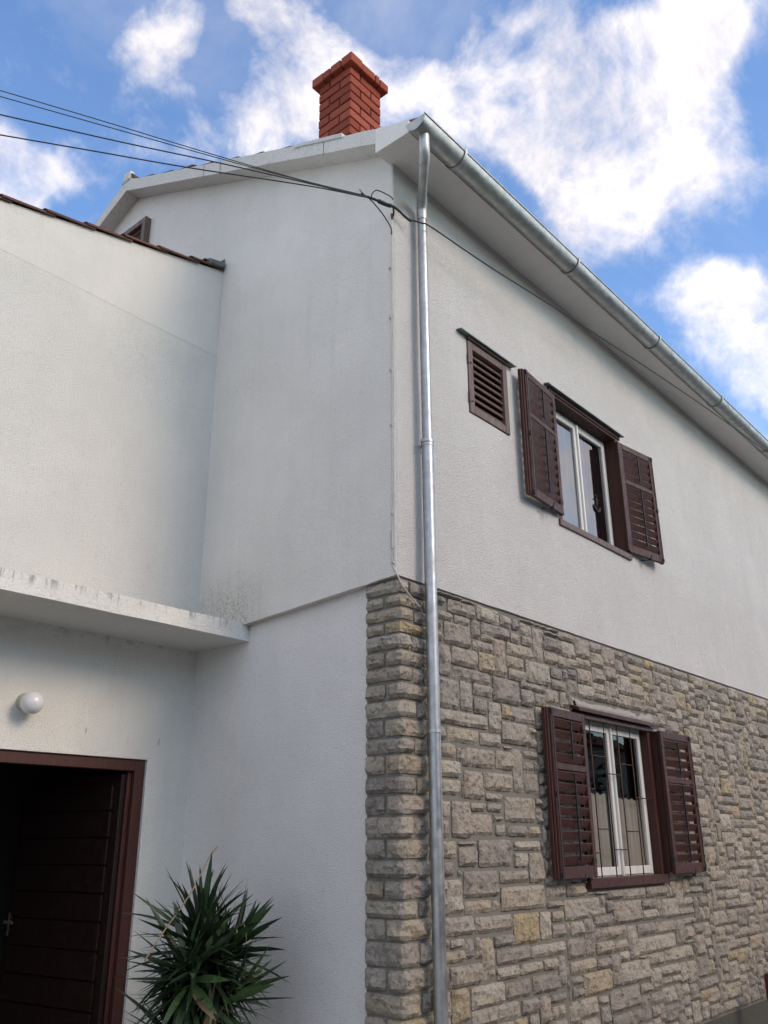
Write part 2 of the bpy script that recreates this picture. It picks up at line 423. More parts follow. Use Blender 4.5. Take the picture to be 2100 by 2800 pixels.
# facade, corner and gable render as one skin
w = MB()
xs = steps(.02, XE, [o for h in OPEN for o in h[:2]], .13); zs = steps(ZL, 6.775, [o for h in OPEN for o in h[2:]], .13)
idx = {}
def vid(key, p):
    if key not in idx: idx[key] = len(w.v); w.v.append(p)
    return idx[key]
for i in range(len(xs)-1):
    for j in range(len(zs)-1):
        cx, cz = (xs[i]+xs[i+1])/2, (zs[j]+zs[j+1])/2
        if any(a < cx < b and c < cz < d for a, b, c, d in OPEN): continue
        q = []
        for a, b in ((i, j), (i+1, j), (i+1, j+1), (i, j+1)):
            x, z = xs[a], zs[b]; zz = z + (.004*mn.noise((x*9, 0, 1)) if b == 0 else 0)
            q.append(vid(('f', a, b), (x, wob(x, 0, z), zz)))
        w.f.append(tuple(q))
ys = steps(.02, YB, [YR], .13); NZ = 26
def gz(y, k):
    lo, hi = ledge(min(y, 2.2)), roofz(y)+.03
    return lo+(hi-lo)*k/NZ
for i in range(len(ys)-1):
    for k in range(NZ):
        q = []
        for a, b in ((i, k), (i, k+1), (i+1, k+1), (i+1, k)):
            y = ys[a]; z = gz(y, b) + (.004*mn.noise((y*9, 4, 1)) if b == 0 else 0)
            q.append(vid(('g', a, b), (wob(0, y, z), y, z)))
        w.f.append(tuple(q))
# rounded corner strip
NC = 40
cor = []
for k in range(NC+1):
    z = ZL+(6.86-ZL)*k/NC; row = []
    for t in range(5):
        an = math.pi/2*t/4
        row.append(len(w.v)); w.v.append((.02-.02*math.cos(an)+wob(0, .02, z)*math.cos(an)+.002*mn.noise((1, 2, z*8)), .02-.02*math.sin(an)+wob(.02, 0, z)*math.sin(an), z))
    cor.append(row)
for k in range(NC):
    for t in range(4): w.f.append((cor[k][t], cor[k][t+1], cor[k+1][t+1], cor[k+1][t]))
# underside of the render
for i in range(len(xs)-1):
    a, b = xs[i], xs[i+1]
    w.add([(a, wob(a,0,ZL), ZL+.004*mn.noise((a*9,0,1))), (b, wob(b,0,ZL), ZL+.004*mn.noise((b*9,0,1))), (b, .09, ZL+.006), (a, .09, ZL+.006)], [(0,1,2,3)])
for i in range(len(ys)-1):
    a, b = ys[i], ys[i+1]
    if a > 2.2: break
    za, zb = gz(a,0)+.004*mn.noise((a*9,4,1)), gz(b,0)+.004*mn.noise((b*9,4,1))
    w.add([(wob(0,a,za), a, za), (wob(0,b,zb), b, zb), (.11, b, zb+.008), (.11, a, za+.008)], [(0,1,2,3)])
w.add([(0,.02,ZL),(.02,0,ZL),(.09,.09,ZL+.007)], [(0,1,2)])
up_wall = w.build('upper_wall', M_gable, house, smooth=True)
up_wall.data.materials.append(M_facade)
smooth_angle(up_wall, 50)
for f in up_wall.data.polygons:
    if abs(f.normal.y) > .8: f.material_index = 1  # sunlit faces take the darker base
# reveals of the openings and the closed back of the house
v = MB()
for a, b, c, d in OPEN:
    for (x0, x1, z0, z1) in ((a-.1, a-.001, c-.1, d+.1), (b+.001, b+.1, c-.1, d+.1), (a-.001, b+.001, c-.1, c-.001), (a-.001, b+.001, d+.001, d+.1)):
        v.box((x0, .012, z0), (x1, .24, z1))
v.build('reveal', M_gable, house)
b_ = MB()
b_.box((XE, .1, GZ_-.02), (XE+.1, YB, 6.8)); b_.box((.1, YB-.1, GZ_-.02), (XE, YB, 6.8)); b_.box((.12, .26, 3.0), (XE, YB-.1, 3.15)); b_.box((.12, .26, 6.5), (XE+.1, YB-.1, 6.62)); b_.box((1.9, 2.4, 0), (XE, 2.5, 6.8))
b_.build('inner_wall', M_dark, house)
# lower render on the gable side
lw = MB(); lys = steps(.303, 2.3, [], .09); lzs = steps(GZ_-.02, 3.27, [], .12)
for i in range(len(lys)-1):
    for j in range(len(lzs)-1):
        q = []
        for a, b in ((i, j), (i, j+1), (i+1, j+1), (i+1, j)):
            y, z = lys[a], lzs[b]; yy = y + (.007*mn.noise((z*11, 2, 2)) if a == 0 else 0)
            q.append((.072 + wob(.07, y, z, .004), yy, z))
        lw.add(q, [(0,1,2,3)])
for j in range(len(lzs)-1):
    z0, z1 = lzs[j], lzs[j+1]
    f_ = lambda z: .303+.007*mn.noise((z*11, 2, 2))
    lw.add([(.072+wob(.07,.303,z0,.004), f_(z0), z0), (.072+wob(.07,.303,z1,.004), f_(z1), z1), (.13, f_(z1)+.003, z1), (.13, f_(z0)+.003, z0)], [(0,1,2,3)])
smooth_angle(lw.build('lower_wall', M_lower, house, merge=True), 50)

# ---- stone facing: mortar bed, corner stones, facing stones
LW = (2.285, 3.735, 1.275, 2.655)        # opening of the lower window
mb = MB()
X1 = 10.9
for x0, x1, z0, z1 in ((.05, LW[0], .1, 3.3), (LW[1], X1, .1, 3.3), (LW[0], LW[1], .1, LW[2]), (LW[0], LW[1], LW[3], 3.3)):
    mb.box((x0, .017, z0), (x1, .16, z1))
mb.box((.043, .022, .1), (.12, .305, 3.3)); mb.box((X1, .017, 0), (XE, .16, 3.3))
mb.build('mortar_bed', M_mortar, house)
pl = MB(); pl.box((.04, .018, GZ_-.02), (XE, .17, .105)); pl.box((.045, .03, GZ_-.02), (.13, .29, .1))
pl.build('plinth', M_plinth, house)

def rock(mbd, S, fn, w_, h_, seed, depth=.055, rough=.019):
    """Rock face over a w_ x h_ rectangle; fn(s, t, h) maps to the wall (h = how proud)."""
    nx = max(3, min(14, round(w_/.026))); nz = max(3, min(9, round(h_/.024)))
    rr = random.Random(seed); o = Vector((rr.uniform(0, 90), rr.uniform(0, 90), rr.uniform(0, 90)))
    tilt, lift = rr.uniform(0, .55), rr.uniform(0, .008)
    vs = []; fs = []
    jit = lambda k: .0055*mn.noise(o+Vector((k*.9, 3, 1)))
    for j in range(nz+1):
        for i in range(nx+1):
            s, t = w_*i/nx, h_*j/nz
            e = min(s, w_-s, t, h_-t)
            n = mn.fractal(o+Vector((s*13, t*13, 0)), 1.0, 2.1, 3)
            n2 = mn.noise(o+Vector((s*5.5, t*6.5, 5)))
            if e < 1e-6:
                h = -.004 + .007*n + .004*mn.noise(o+Vector((s*30, t*30, 9)))
                s += (jit(j+i*.0) if i in (0, nx) else 0); t += (jit(i+40) if j in (0, nz) else 0)
                if i in (0, nx) and j in (0, nz):
                    s += .004 if i == 0 else -.004; t += .004 if j == 0 else -.004
            else:
                k = min(1, e/.014)
                n3 = mn.noise(o+Vector((s*31, t*31, 2)))
                h = .003 + lift + .009*k**.5 + rough*(.9*n + .6*n2*k + .35*n3) - tilt*.02*(t/h_-.5)
                s += .006*mn.noise(o+Vector((i*2.3, j*2.1, 8))); t += .006*mn.noise(o+Vector((i*2.3, j*2.1, 18)))
                if h < -.007: h = -.007
            vs.append(fn(s, t, h))
    for j in range(nz):
        for i in range(nx):
            a = j*(nx+1)+i; q = (a, a+1, a+nx+2, a+nx+1)
            if rr.random() < .5: fs += [(q[0], q[1], q[2]), (q[0], q[2], q[3])]
            else: fs += [(q[0], q[1], q[3]), (q[1], q[2], q[3])]
    ring = [i for i in range(nx)] + [nx+(nx+1)*j for j in range(nz)] + [nz*(nx+1)+i for i in range(nx, 0, -1)] + [(nx+1)*j for j in range(nz, 0, -1)]
    base = len(vs); rp = [((i % (nx+1))*w_/nx, (i//(nx+1))*h_/nz) for i in ring]
    vs += [fn(s, t, -depth) for s, t in rp]
    for k in range(len(ring)):
        k2 = (k+1) % len(ring); fs.append((ring[k], base+k, base+k2, ring[k2]))
    mbd.add(vs, fs)
CORNER_Z = [(3.258,3.177),(3.154,3.085),(3.067,2.994),(2.972,2.905),(2.891,2.799),(2.781,2.69),(2.672,2.591),(2.569,2.476),(2.456,2.359),(2.338,2.24),(2.219,2.134),(2.118,2.008),(1.986,1.892),(1.875,1.77),(1.751,1.634),(1.618,1.514),(1.5,1.405),(1.385,1.291),(1.274,1.186),(1.174,1.066),(1.05,0.925),(0.91,0.796),(0.78,0.67),(.655,.54),(.525,.41),(.395,.28),(.265,.12)]
XC, YC = .028, .002            # faces of the corner stones
def lmap(sa):                   # path: gable side, round the corner, along the facade
    def fn(s, t, h, z0=0):
        p = sa+s
        if p < -.006: return (XC-h, YC-p, z0+t)
        if p > .006: return (XC+p, YC-h, z0+t)
        k = (p+.006)/.012*math.pi/2
        d = (-math.cos(k), -math.sin(k))
        return (XC+.003+d[0]*(.003+h), YC+.003+d[1]*(.003+h), z0+t)
    return fn
quoin_end = []
rq = random.Random(3)
for n, (zt, zb) in enumerate(CORNER_Z):
    long_ = n % 2 == 0
    if long_: a, b = -.306, .125 + rq.uniform(-.015, .035)
    else: a, b = -.135+rq.uniform(-.012, .012), .235 + rq.uniform(-.02, .05)
    if n == 0: b = .09
    quoin_end.append((zt, zb, XC+b))
    for (s0, s1) in (((a, b),) if long_ else ((a, b), (-.306, a-.018))):
        q = MB(); f0 = lmap(s0)
        rock(q, None, lambda s, t, h, f0=f0, zb=zb: f0(s, t, h, zb), s1-s0, zt-zb, 100+n*3+(s1 < 0), depth=.03, rough=.026)
        q.build('corner_stone', M_stone, house)
STONES = [(0.430,3.232,0.539,3.169),(0.568,3.233,0.897,3.138),(0.928,3.254,1.214,3.145),(1.237,3.238,1.388,3.158),(1.404,3.236,1.485,3.155),(1.517,3.233,1.691,3.145),(1.706,3.221,1.842,2.957),(1.878,3.183,2.151,3.076),(0.426,3.132,0.621,3.071),(0.643,3.132,0.832,3.066),(0.853,3.132,0.952,2.997),(0.976,3.139,1.351,3.050),(0.975,3.048,1.134,2.998),(1.374,3.123,1.499,3.049),(1.535,3.126,1.679,3.056),(0.430,3.046,0.492,2.999),(0.427,2.971,0.496,2.915),(0.519,3.065,0.824,2.906),(0.860,2.989,1.137,2.914),(1.138,3.041,1.283,2.762),(1.316,3.044,1.675,2.944),(1.867,3.054,2.071,2.965),(2.083,3.049,2.215,2.958),(0.454,2.888,0.580,2.680),(0.596,2.896,0.904,2.772),(0.927,2.905,1.126,2.762),(1.308,2.938,1.545,2.847),(1.564,2.940,1.920,2.775),(1.951,2.933,2.124,2.856),(0.609,2.761,1.065,2.670),(1.316,2.840,1.562,2.758),(1.947,2.834,2.183,2.763),(0.417,2.657,0.668,2.459),(0.685,2.666,0.818,2.462),(0.842,2.668,1.073,2.587),(1.098,2.748,1.452,2.569),(1.475,2.757,1.780,2.710),(1.475,2.704,1.649,2.581),(1.666,2.689,1.817,2.600),(1.841,2.749,2.040,2.637),(2.069,2.749,2.164,2.630),(0.845,2.561,1.011,2.458),(1.027,2.557,1.177,2.344),(1.190,2.554,1.311,2.457),(1.321,2.554,1.651,2.449),(0.420,2.445,1.004,2.355),(1.183,2.434,1.538,2.280),(1.559,2.422,1.656,2.372),(1.577,2.339,1.663,2.275),(0.423,2.333,0.501,2.247),(0.526,2.337,0.887,2.240),(0.904,2.325,1.167,2.242),(1.200,2.258,1.297,2.236),(0.448,2.222,0.611,2.137),(0.624,2.201,0.673,2.114),(0.687,2.213,1.065,2.088),(1.088,2.217,1.305,2.092),(1.311,2.244,1.435,1.940),(1.463,2.242,1.652,2.189),(1.454,2.158,1.594,2.106),(0.424,2.112,0.645,2.010),(0.696,2.058,0.910,1.881),(0.947,2.061,1.289,1.944),(1.461,2.080,1.653,1.938),(0.423,1.990,0.652,1.894),(0.946,1.920,1.149,1.872),(1.175,1.905,1.573,1.738),(0.422,1.856,0.526,1.762),(0.544,1.857,0.749,1.634),(0.758,1.854,0.930,1.803),(0.958,1.855,1.134,1.803),(1.593,1.904,1.665,1.857),(0.758,1.782,1.009,1.647),(1.053,1.773,1.133,1.747),(1.046,1.717,1.167,1.648),(1.203,1.711,1.446,1.644),(1.469,1.708,1.637,1.640),(0.421,1.738,0.513,1.634),(0.422,1.610,0.574,1.512),(0.606,1.610,0.795,1.588),(0.604,1.573,0.808,1.457),(0.828,1.618,1.230,1.450),(1.269,1.609,1.615,1.551),(1.263,1.530,1.429,1.444),(1.449,1.528,1.632,1.335),(0.419,1.485,0.556,1.399),(0.590,1.435,0.629,1.396),(0.651,1.425,1.044,1.269),(1.072,1.416,1.419,1.340),(1.071,1.315,1.633,1.168),(1.665,1.294,1.937,1.228),(0.474,1.382,0.632,1.183),(0.657,1.247,0.952,1.173),(0.974,1.237,1.042,1.169),(1.663,1.199,1.859,1.159),(0.428,1.162,0.743,1.057),(0.766,1.147,1.192,1.052),(1.213,1.141,1.535,0.952),(1.555,1.135,1.698,0.958),(1.716,1.131,1.875,1.066),(1.712,1.043,1.896,0.961),(0.490,1.036,0.629,0.991),(0.426,0.972,0.631,0.910),(0.648,1.029,0.738,0.914),(0.753,1.030,0.815,0.909),(0.824,1.022,0.959,0.780),(0.969,1.024,1.205,0.961),(0.988,0.941,1.393,0.851),(1.411,0.930,1.877,0.856),(0.474,0.885,0.810,0.772),(0.985,0.833,1.241,0.764),(1.265,0.830,1.546,0.767),(1.566,0.832,1.754,0.767),(1.769,0.839,1.855,0.640),(0.485,0.760,0.662,0.580),(0.691,0.754,1.054,0.629),(1.080,0.739,1.385,0.636),(1.409,0.744,1.754,0.632),(0.694,0.625,1.238,0.530),(1.259,0.616,1.464,0.531),(1.478,0.614,1.606,0.449),(1.630,0.606,1.829,0.558),(1.631,0.533,1.816,0.462),(2.000,1.288,2.243,1.219),(2.336,1.264,2.443,1.212),(2.458,1.254,2.550,1.080),(2.562,1.256,2.930,1.183),(2.961,1.252,3.264,1.177),(3.289,1.239,3.686,1.161),(1.903,1.198,2.441,1.062),(2.553,1.164,2.653,1.079),(2.661,1.149,3.167,0.989),(3.182,1.141,3.458,1.075),(3.181,1.059,3.466,0.989),(3.494,1.132,3.558,0.987),(3.567,1.128,3.883,0.981),(3.707,1.267,3.861,1.159),(3.889,1.261,4.034,1.066),(4.065,1.273,4.169,1.146),(4.198,1.272,4.508,1.221),(4.192,1.204,4.484,1.153),(4.515,1.276,4.653,1.149),(1.978,1.044,2.166,0.951),(2.176,1.055,2.319,0.805),(2.334,1.061,2.642,0.991),(2.337,0.974,2.427,0.902),(2.441,0.975,2.874,0.891),(2.880,0.963,3.045,0.717),(3.051,0.960,3.379,0.882),(3.404,0.955,3.795,0.864),(3.801,0.954,3.951,0.752),(3.051,0.856,3.771,0.738),(2.340,0.880,2.613,0.798),(2.628,0.869,2.864,0.799),(2.700,0.785,2.874,0.720),(3.051,0.732,3.201,0.710),(3.207,0.728,3.511,0.641),(3.534,0.736,4.111,0.630),(3.902,1.036,4.253,0.977),(3.957,0.884,4.167,0.789),(4.043,1.121,4.235,1.056),(4.259,1.119,4.350,0.911),(1.910,0.935,2.163,0.805),(1.929,0.783,2.312,0.702),(2.333,0.768,2.547,0.702),(2.554,0.778,2.694,0.558),(2.699,0.705,3.197,0.557),(1.942,0.685,2.086,0.635),(2.103,0.689,2.541,0.542),(3.207,0.618,3.393,0.462),(3.399,0.617,3.792,0.544),(3.414,0.530,3.607,0.478),(3.625,0.525,3.799,0.476),(3.800,0.611,3.938,0.462),(2.488,0.536,2.996,0.388),(3.013,0.529,3.179,0.464),(1.986,0.605,2.092,0.555),(2.320,0.519,2.454,0.464),(2.028,0.532,2.291,0.415),(1.882,0.531,2.012,0.395),(2.332,0.447,2.475,0.335),(2.839,0.362,2.998,0.267),(3.012,0.442,3.177,0.261)]
# occupancy grid in cells of 1 cm over the stone storey
CS = .015
GX0, GX1, GZ0, GZ1 = .03, 10.96, .11, 3.268
NX, NZc = int((GX1-GX0)/CS), int((GZ1-GZ0)/CS)
occ = [bytearray(NX) for _ in range(NZc)]
def mark(x0, z1, x1, z0, val=1, m=0.):
    for j in range(max(0, int((GZ1-z1-m)/CS)), min(NZc, int(math.ceil((GZ1-z0+m)/CS)))):
        for i in range(max(0, int((x0-m-GX0)/CS)), min(NX, int(math.ceil((x1+m-GX0)/CS)))): occ[j][i] = val
for zt, zb, xe in quoin_end: mark(0, zt, xe, zb, 1, .006)
mark(LW[0]-.01, LW[3]+.075, LW[1]+.03, LW[2]-.03)
rects = []
for x0, z1, x1, z0 in STONES:
    if x0 < .14: continue
    if any(z1 > zb and z0 < zt and x0 < xe+.012 for zt, zb, xe in quoin_end):
        x0 = max([xe+.014 for zt, zb, xe in quoin_end if z1 > zb and z0 < zt]+[x0])
        if x1-x0 < .03: continue
    if x1 > LW[0]-.02 and x0 < LW[1]+.03 and z1 > LW[2]-.03 and z0 < LW[3]+.07:
        continue
    rects.append((x0, z1, x1, z0)); mark(x0, z1, x1, z0, 1, .002)
rs = random.Random(11)
KINDS = [((.24, .40), (.09, .135)), ((.15, .24), (.09,)), ((.18, .30), (.18,)), ((.075, .09), (.225, .27)), ((.10, .15), (.09, .135)), ((.15, .26), (.135,))]
WT = [32, 20, 13, 11, 10, 14]
for j in range(NZc):
    i = 0
    while i < NX:
        if occ[j][i]: i += 1; continue
        wmax = 0
        while i+wmax < NX and not occ[j][i+wmax] and wmax < 32: wmax += 1
        hmax = 0
        while j+hmax < NZc and not occ[j+hmax][i] and hmax < 24: hmax += 1
        (wa, wb), hs = rs.choices(KINDS, WT)[0]
        ww, hh = round(rs.uniform(wa, wb)/CS), round(rs.choice(hs)/CS)
        ww, hh = min(ww, wmax), min(hh, hmax)
        if wmax-ww < 5: ww = wmax if wmax < 30 else ww
        if hmax-hh < 4: hh = hmax if hmax < 14 else hh
        # shrink until the rectangle is free
        ok = 0
        for b in range(hh):
            row = 0
            while row < ww and not occ[j+b][i+row]: row += 1
            if row < ww:
                if b >= 4: hh = b
                else: ww = row
                if b >= 4: break
        ww = max(1, ww); hh = max(1, hh)
        for b in range(hh):
            for a in range(ww): occ[j+b][i+a] = 1
        x0, z1 = GX0+i*CS, GZ1-j*CS; x1, z0 = x0+ww*CS, z1-hh*CS
        if ww > 1 and hh > 1: rects.append((x0+.0055, z1-.0055, x1-.0055, z0+.0055))
        i += ww
def seen(r):
    cx, cz = (r[0]+r[2])/2, (r[1]+r[3])/2; dx, dy, dz = cx-CAM_LOC.x, -CAM_LOC.y, cz-CAM_LOC.z
    d2 = dx*dx+dy*dy+dz*dz
    fz = (Vector((cx, 0, cz))-CAM_LOC).dot(fwd); vy = (Vector((cx, 0, cz))-CAM_LOC).dot(u2)/fz; vx = (Vector((cx, 0, cz))-CAM_LOC).dot(r2)/fz
    inside = abs(vx) < .45 and abs(vy) < .60
    return (r[2]-r[0])*(r[1]-r[3])/d2**1.5*(1 if inside else .05)
rects.sort(key=seen, reverse=True)
far = MB()
for n, (x0, z1, x1, z0) in enumerate(rects):
    set_ = rs.uniform(-.006, .008)
    f = lambda s, t, h, x0=x0, z0=z0, set_=set_: (x0+s, .006-h-set_, z0+t)
    q = far if n >= 300 else MB()
    rock(q, None, f, x1-x0, z1-z0, 1000+n, depth=.042)
    if n < 300: q.build('facing_stone', M_stone, house)
tag(far.build('facing_stones', M_stones, house), kind='stuff')
# smear of pale mortar over the lower window
pm = MB(); n = 44; vs = []; fs = []
for i in range(n+1):
    x = 2.22+1.62*i/n; top = 2.70+.05*(.5+mn.noise((x*3.3, 2, 0)))+.03*mn.noise((x*11, 5, 0)); lo = 2.655 if x > 2.32 else 2.70
    for k in range(4):
        z = lo+(max(top, lo+.01)-lo)*k/3; vs.append((x, (.0, -.004, .004, .022)[k]+.006*mn.noise((x*14, z*14, 3)), z))
for i in range(n):
    for k in range(3): a = i*4+k; fs.append((a, a+4, a+5, a+1))
pm.add(vs, fs); pm.build('mortar_patch', M_patch, house)

# ---- eaves, verge, roof
ev = MB()
n = 60
prof = lambda x: [(-.312, 6.748), (-.312, 6.866), (0, 6.99), (.03, 6.99), (.03, 6.752)]
xs_ = [-.178+(XE+.178)*i/n for i in range(n+1)]
vs = []; fs = []
for x in xs_:
    d = .004*mn.noise((x*3, 1, 1))
    for y, z in prof(x): vs.append((x, y, z+d*(z < 6.8)))
for i in range(n):
    for k in range(5): fs.append((i*5+k, i*5+(k+1) % 5, i*5+5+(k+1) % 5, i*5+5+k))
fs += [tuple(range(5)), tuple(n*5+k for k in range(4, -1, -1))]
ev.add(vs, fs)
ev.build('eave_soffit', M_soffit, house)
vb = MB()
seg = [.003]+[YR*i/34 for i in range(1, 35)]
for half in (0, 1):
    vs = []; fs = []
    for k, y in enumerate(seg):
        yy = y if half == 0 else 2*YR-y
        zb = 6.838+PIT*y + .004*mn.noise((y*3, half, 0)); tp = zb + .148 + .010*mn.noise((y*7, half, 5))
        if y > YR-.2: tp += .03*(y-YR+.2)/.2
        vs += [(V_+.003*mn.noise((y*4, 3, half)), yy, zb), (V_+.004*mn.noise((y*4, 8, half)), yy, tp), (.03, yy, tp), (.03, yy, zb+.004)]
    for k in range(len(seg)-1):
        for e in range(4): fs.append((k*4+e, k*4+(e+1) % 4, k*4+4+(e+1) % 4, k*4+4+e))
    fs += [(0, 1, 2, 3)]
    vb.add(vs, fs)
vb.build('verge_board', M_verge, house)
for yj in (.62, 2.06, 2.33):
    j_ = MB(); z = 6.838+PIT*yj
    j_.hexa([(V_-.002, yj, z-.002), (V_+.01, yj, z-.002), (V_+.01, yj+.006, z-.002), (V_-.002, yj+.006, z-.002), (V_-.002, yj, z+.145), (V_+.01, yj, z+.145), (V_+.01, yj+.006, z+.145), (V_-.002, yj+.006, z+.145)])
    j_.build('verge_joint', M_mortar, house)
rf = MB()
for half in (0, 1):
    P = lambda y, dz: (y if half == 0 else 2*YR-y, 6.94+PIT*y+dz)
    (ya, za), (yb, zb) = P(-.33, 0), P(YR, 0)
    rf.hexa([(-.14, ya, za-.05), (XE+.2, ya, za-.05), (XE+.2, yb, zb-.05), (-.14, yb, zb-.05), (-.14, ya, za), (XE+.2, ya, za), (XE+.2, yb, zb), (-.14, yb, zb)])
roof = rf.build('roof', M_tile, house)
def tile_mesh(r=.085, L=.42, n=9, th=.014):
    t = MB(); vs = []; fs = []
    for e in (0, 1):
        rr_ = r*(1.0 if e == 0 else .86)
        for s in (0, 1):
            for k in range(n+1):
                a = math.pi*k/n; q = rr_-th*s
                vs.append((math.cos(a)*q, L*e, math.sin(a)*q))
    N_ = n+1
    for k in range(n):
        fs += [(k, k+1, 2*N_+k+1, 2*N_+k), (N_+k+1, N_+k, 3*N_+k, 3*N_+k+1), (k+1, k, N_+k, N_+k+1), (2*N_+k, 2*N_+k+1, 3*N_+k+1, 3*N_+k)]
    fs += [(0, 2*N_, 3*N_, N_), (n, N_+n, 3*N_+n, 2*N_+n)]
    t.add(vs, fs); return t.mesh('roof_tile', M_tile, smooth=False)
TM = tile_mesh()
pitch = math.atan(PIT)
rt = random.Random(5)
def put_tile(loc, rx, rz, parent, s=1.0):
    o = ob('roof_tile', TM, parent); o.location = loc; o.rotation_euler = (rx, rt.uniform(-.05, .05), rz); o.scale = (s, 1, s)
for col in range(4):
    x = -.078+.19*col
    for k in range(11):
        y = -.36+.375*k
        if col == 0 and .30 < y < 1.1: continue
        if col in (1, 2, 3) and .2 < y < 1.0: continue
        if y < YR-.1:
            put_tile((x+rt.uniform(-.006, .006), y, 6.982+PIT*y-.01*(col > 0)+rt.uniform(-.014, .016)), pitch-.06, rt.uniform(-.03, .03), roof)
        if col == 0 and k < 10:
            y2 = -.3+.375*k
            put_tile((x, 2*YR-y2, 6.94+PIT*y2), pitch-.06, math.pi, roof)
for k in range(6):     # ridge
    put_tile((-.17+.37*k, YR, 6.97+PIT*YR), 0, -math.pi/2, roof, 1.3)
# pale metal strip beside the chimney
fl = MB()
za = lambda y: 6.985+PIT*y
fl.hexa([(V_-.012, .40, za(.40)-.02), (.08, .40, za(.40)+.02), (.08, .98, za(.98)+.03), (V_-.012, .98, za(.98)-.03), (V_-.012, .40, za(.40)+.03), (.08, .40, za(.40)+.045), (.08, .98, za(.98)+.04), (V_-.012, .98, za(.98)+.006)])
fl.build('chimney_flashing', M_flashpale, house, bevel=.004)
cr = MB(); rock(cr, None, lambda s, t, h: (V_-.01-h*.5, YR-.06+s, 8.66+t), .14, .12, 4, depth=.1, rough=.03)
cr.build('ridge_end', M_verge, house)

# ---- chimney
CX0, CX1, CY0, CY1 = .10, .521, .575, .98
core = MB(); core.box((CX0+.02, CY0+.02, 6.9), (CX1-.02, CY1-.02, 8.36))
chim = core.build('chimney', M_mortar, house); chim['label'] = 'red brick chimney with a projecting top course'
bc = {}
def brick(x0, y0, z0, x1, y1, z1):
    key = (round(x1-x0, 3), round(y1-y0, 3), round(z1-z0, 3))
    if key not in bc:
        q = MB(); q.box((-key[0]/2, -key[1]/2, -key[2]/2), (key[0]/2, key[1]/2, key[2]/2)); bc[key] = q.mesh('brick', M_brick, bevel=.005)
    o = ob('brick', bc[key], chim); rb = rt.uniform
    o.location = ((x0+x1)/2+rb(-.002, .002), (y0+y1)/2+rb(-.002, .002), (z0+z1)/2+rb(-.002, .002)); o.rotation_euler = (rb(-.008, .008), rb(-.008, .008), rb(-.012, .012))
bw, j = .13, .014
z = 8.31-14*.1007
for c in range(14):
    z0, z1 = z+.0155, z+.1007
    W_, D_ = CX1-CX0, CY1-CY0
    if c % 2:
        brick(CX0+bw+j, CY0, z0, CX1, CY0+bw, z1); brick(CX1-bw, CY0+bw+j, z0, CX1, CY1, z1)
        brick(CX0, CY1-bw, z0, CX1-bw-j, CY1, z1); brick(CX0, CY0, z0, CX0+bw, CY1-bw-j, z1)
    else:
        brick(CX0, CY0, z0, CX1-bw-j, CY0+bw, z1); brick(CX1-bw, CY0, z0, CX1, CY1-bw-j, z1)
        brick(CX0+bw+j, CY1-bw, z0, CX1, CY1, z1); brick(CX0, CY0+bw+j, z0, CX0+bw, CY1, z1)
    z += .1007
o_ = .052
zc0, zc1 = 8.312, 8.412
X0, X1_, Y0_, Y1_ = CX0-o_, CX1+o_, CY0-o_, CY1+o_
for a, b, dz in ((0, .155, .0), (.161, .335, -.008), (.347, .40, -.004), (.412, X1_-X0, -.012)): brick(X0+a, Y0_, zc0, X0+b, Y0_+bw, zc1+dz)
for a, b, dz in ((bw+.006, .262, -.008), (.274, .36, -.012), (.366, Y1_-Y0_, -.002)): brick(X0, Y0_+a, zc0, X0+bw, Y0_+b, zc1+dz)
brick(X1_-bw, Y0_+bw+j, zc0, X1_, Y1_, zc1); brick(X0+bw+j, Y1_-bw, zc0, X1_-bw-j, Y1_, zc1)

# ---- gutter and downpipe
GY, GZ, GR = -.412, 6.776, .092
gt = MB(); n = 14; vs = []; fs = []
L_ = [(-.22+(XE+.4)*i/24) for i in range(25)]
for x in L_:
    for q in (0, 1):
        for k in range(n+1):
            a = math.pi+math.pi*k/n; r_ = GR-.003*q
            vs.append((x, GY+math.cos(a)*-r_, GZ+math.sin(a)*r_*1.05))
N_ = n+1
for i in range(24):
    for k in range(n):
        o0 = i*2*N_; o1 = o0+2*N_
        fs += [(o0+k, o0+k+1, o1+k+1, o1+k), (o0+N_+k+1, o0+N_+k, o1+N_+k, o1+N_+k+1)]
    o0 = i*2*N_; o1 = o0+2*N_
    fs += [(o0, o1, o1+N_, o0+N_), (o0+n, o0+N_+n, o1+N_+n, o1+n)]
gt.add(vs, fs)
gut = smooth_angle(gt.build('gutter', M_zinc, house), 35)
gut['label'] = 'half round galvanised gutter along the eaves'
bd = MB(); bd.tube([(-.222, GY-GR, GZ+.004), (XE+.18, GY-GR, GZ+.004)], .0095, 10); smooth_angle(bd.build('gutter_bead', M_zinc, gut), 50)
ec = MB(); vs = [(-.223, GY-math.cos(math.pi+math.pi*k/n)*GR, GZ+math.sin(math.pi+math.pi*k/n)*GR*1.05) for k in range(n+1)]
vs2 = [(-.215, y, z) for x, y, z in vs]
ec.add(vs+vs2, [tuple(range(n+1)), tuple(range(2*n+1, n, -1))]+[(k, k+1, n+2+k, n+1+k) for k in range(n)])
ec.build('end_cap', M_zinc, gut)
br = MB(); pts = [(0, GY-math.cos(math.pi+math.pi*k/n)*(GR+.007), GZ+math.sin(math.pi+math.pi*k/n)*(GR*1.05+.006)) for k in range(n+1)]
pts = [(0, GY-GR-.012, GZ+.022)]+pts[::-1 if pts[0][1] > GY else 1]+[(0, GY+GR+.012, GZ+.03)]
vs = []; fs = []
for x, y, z in pts:
    d = Vector((0, y-GY, z-GZ)); d.normalize()
    for dx in (-.013, .013):
        for rr_ in (0, .006): vs.append((dx, y+d.y*rr_, z+d.z*rr_))
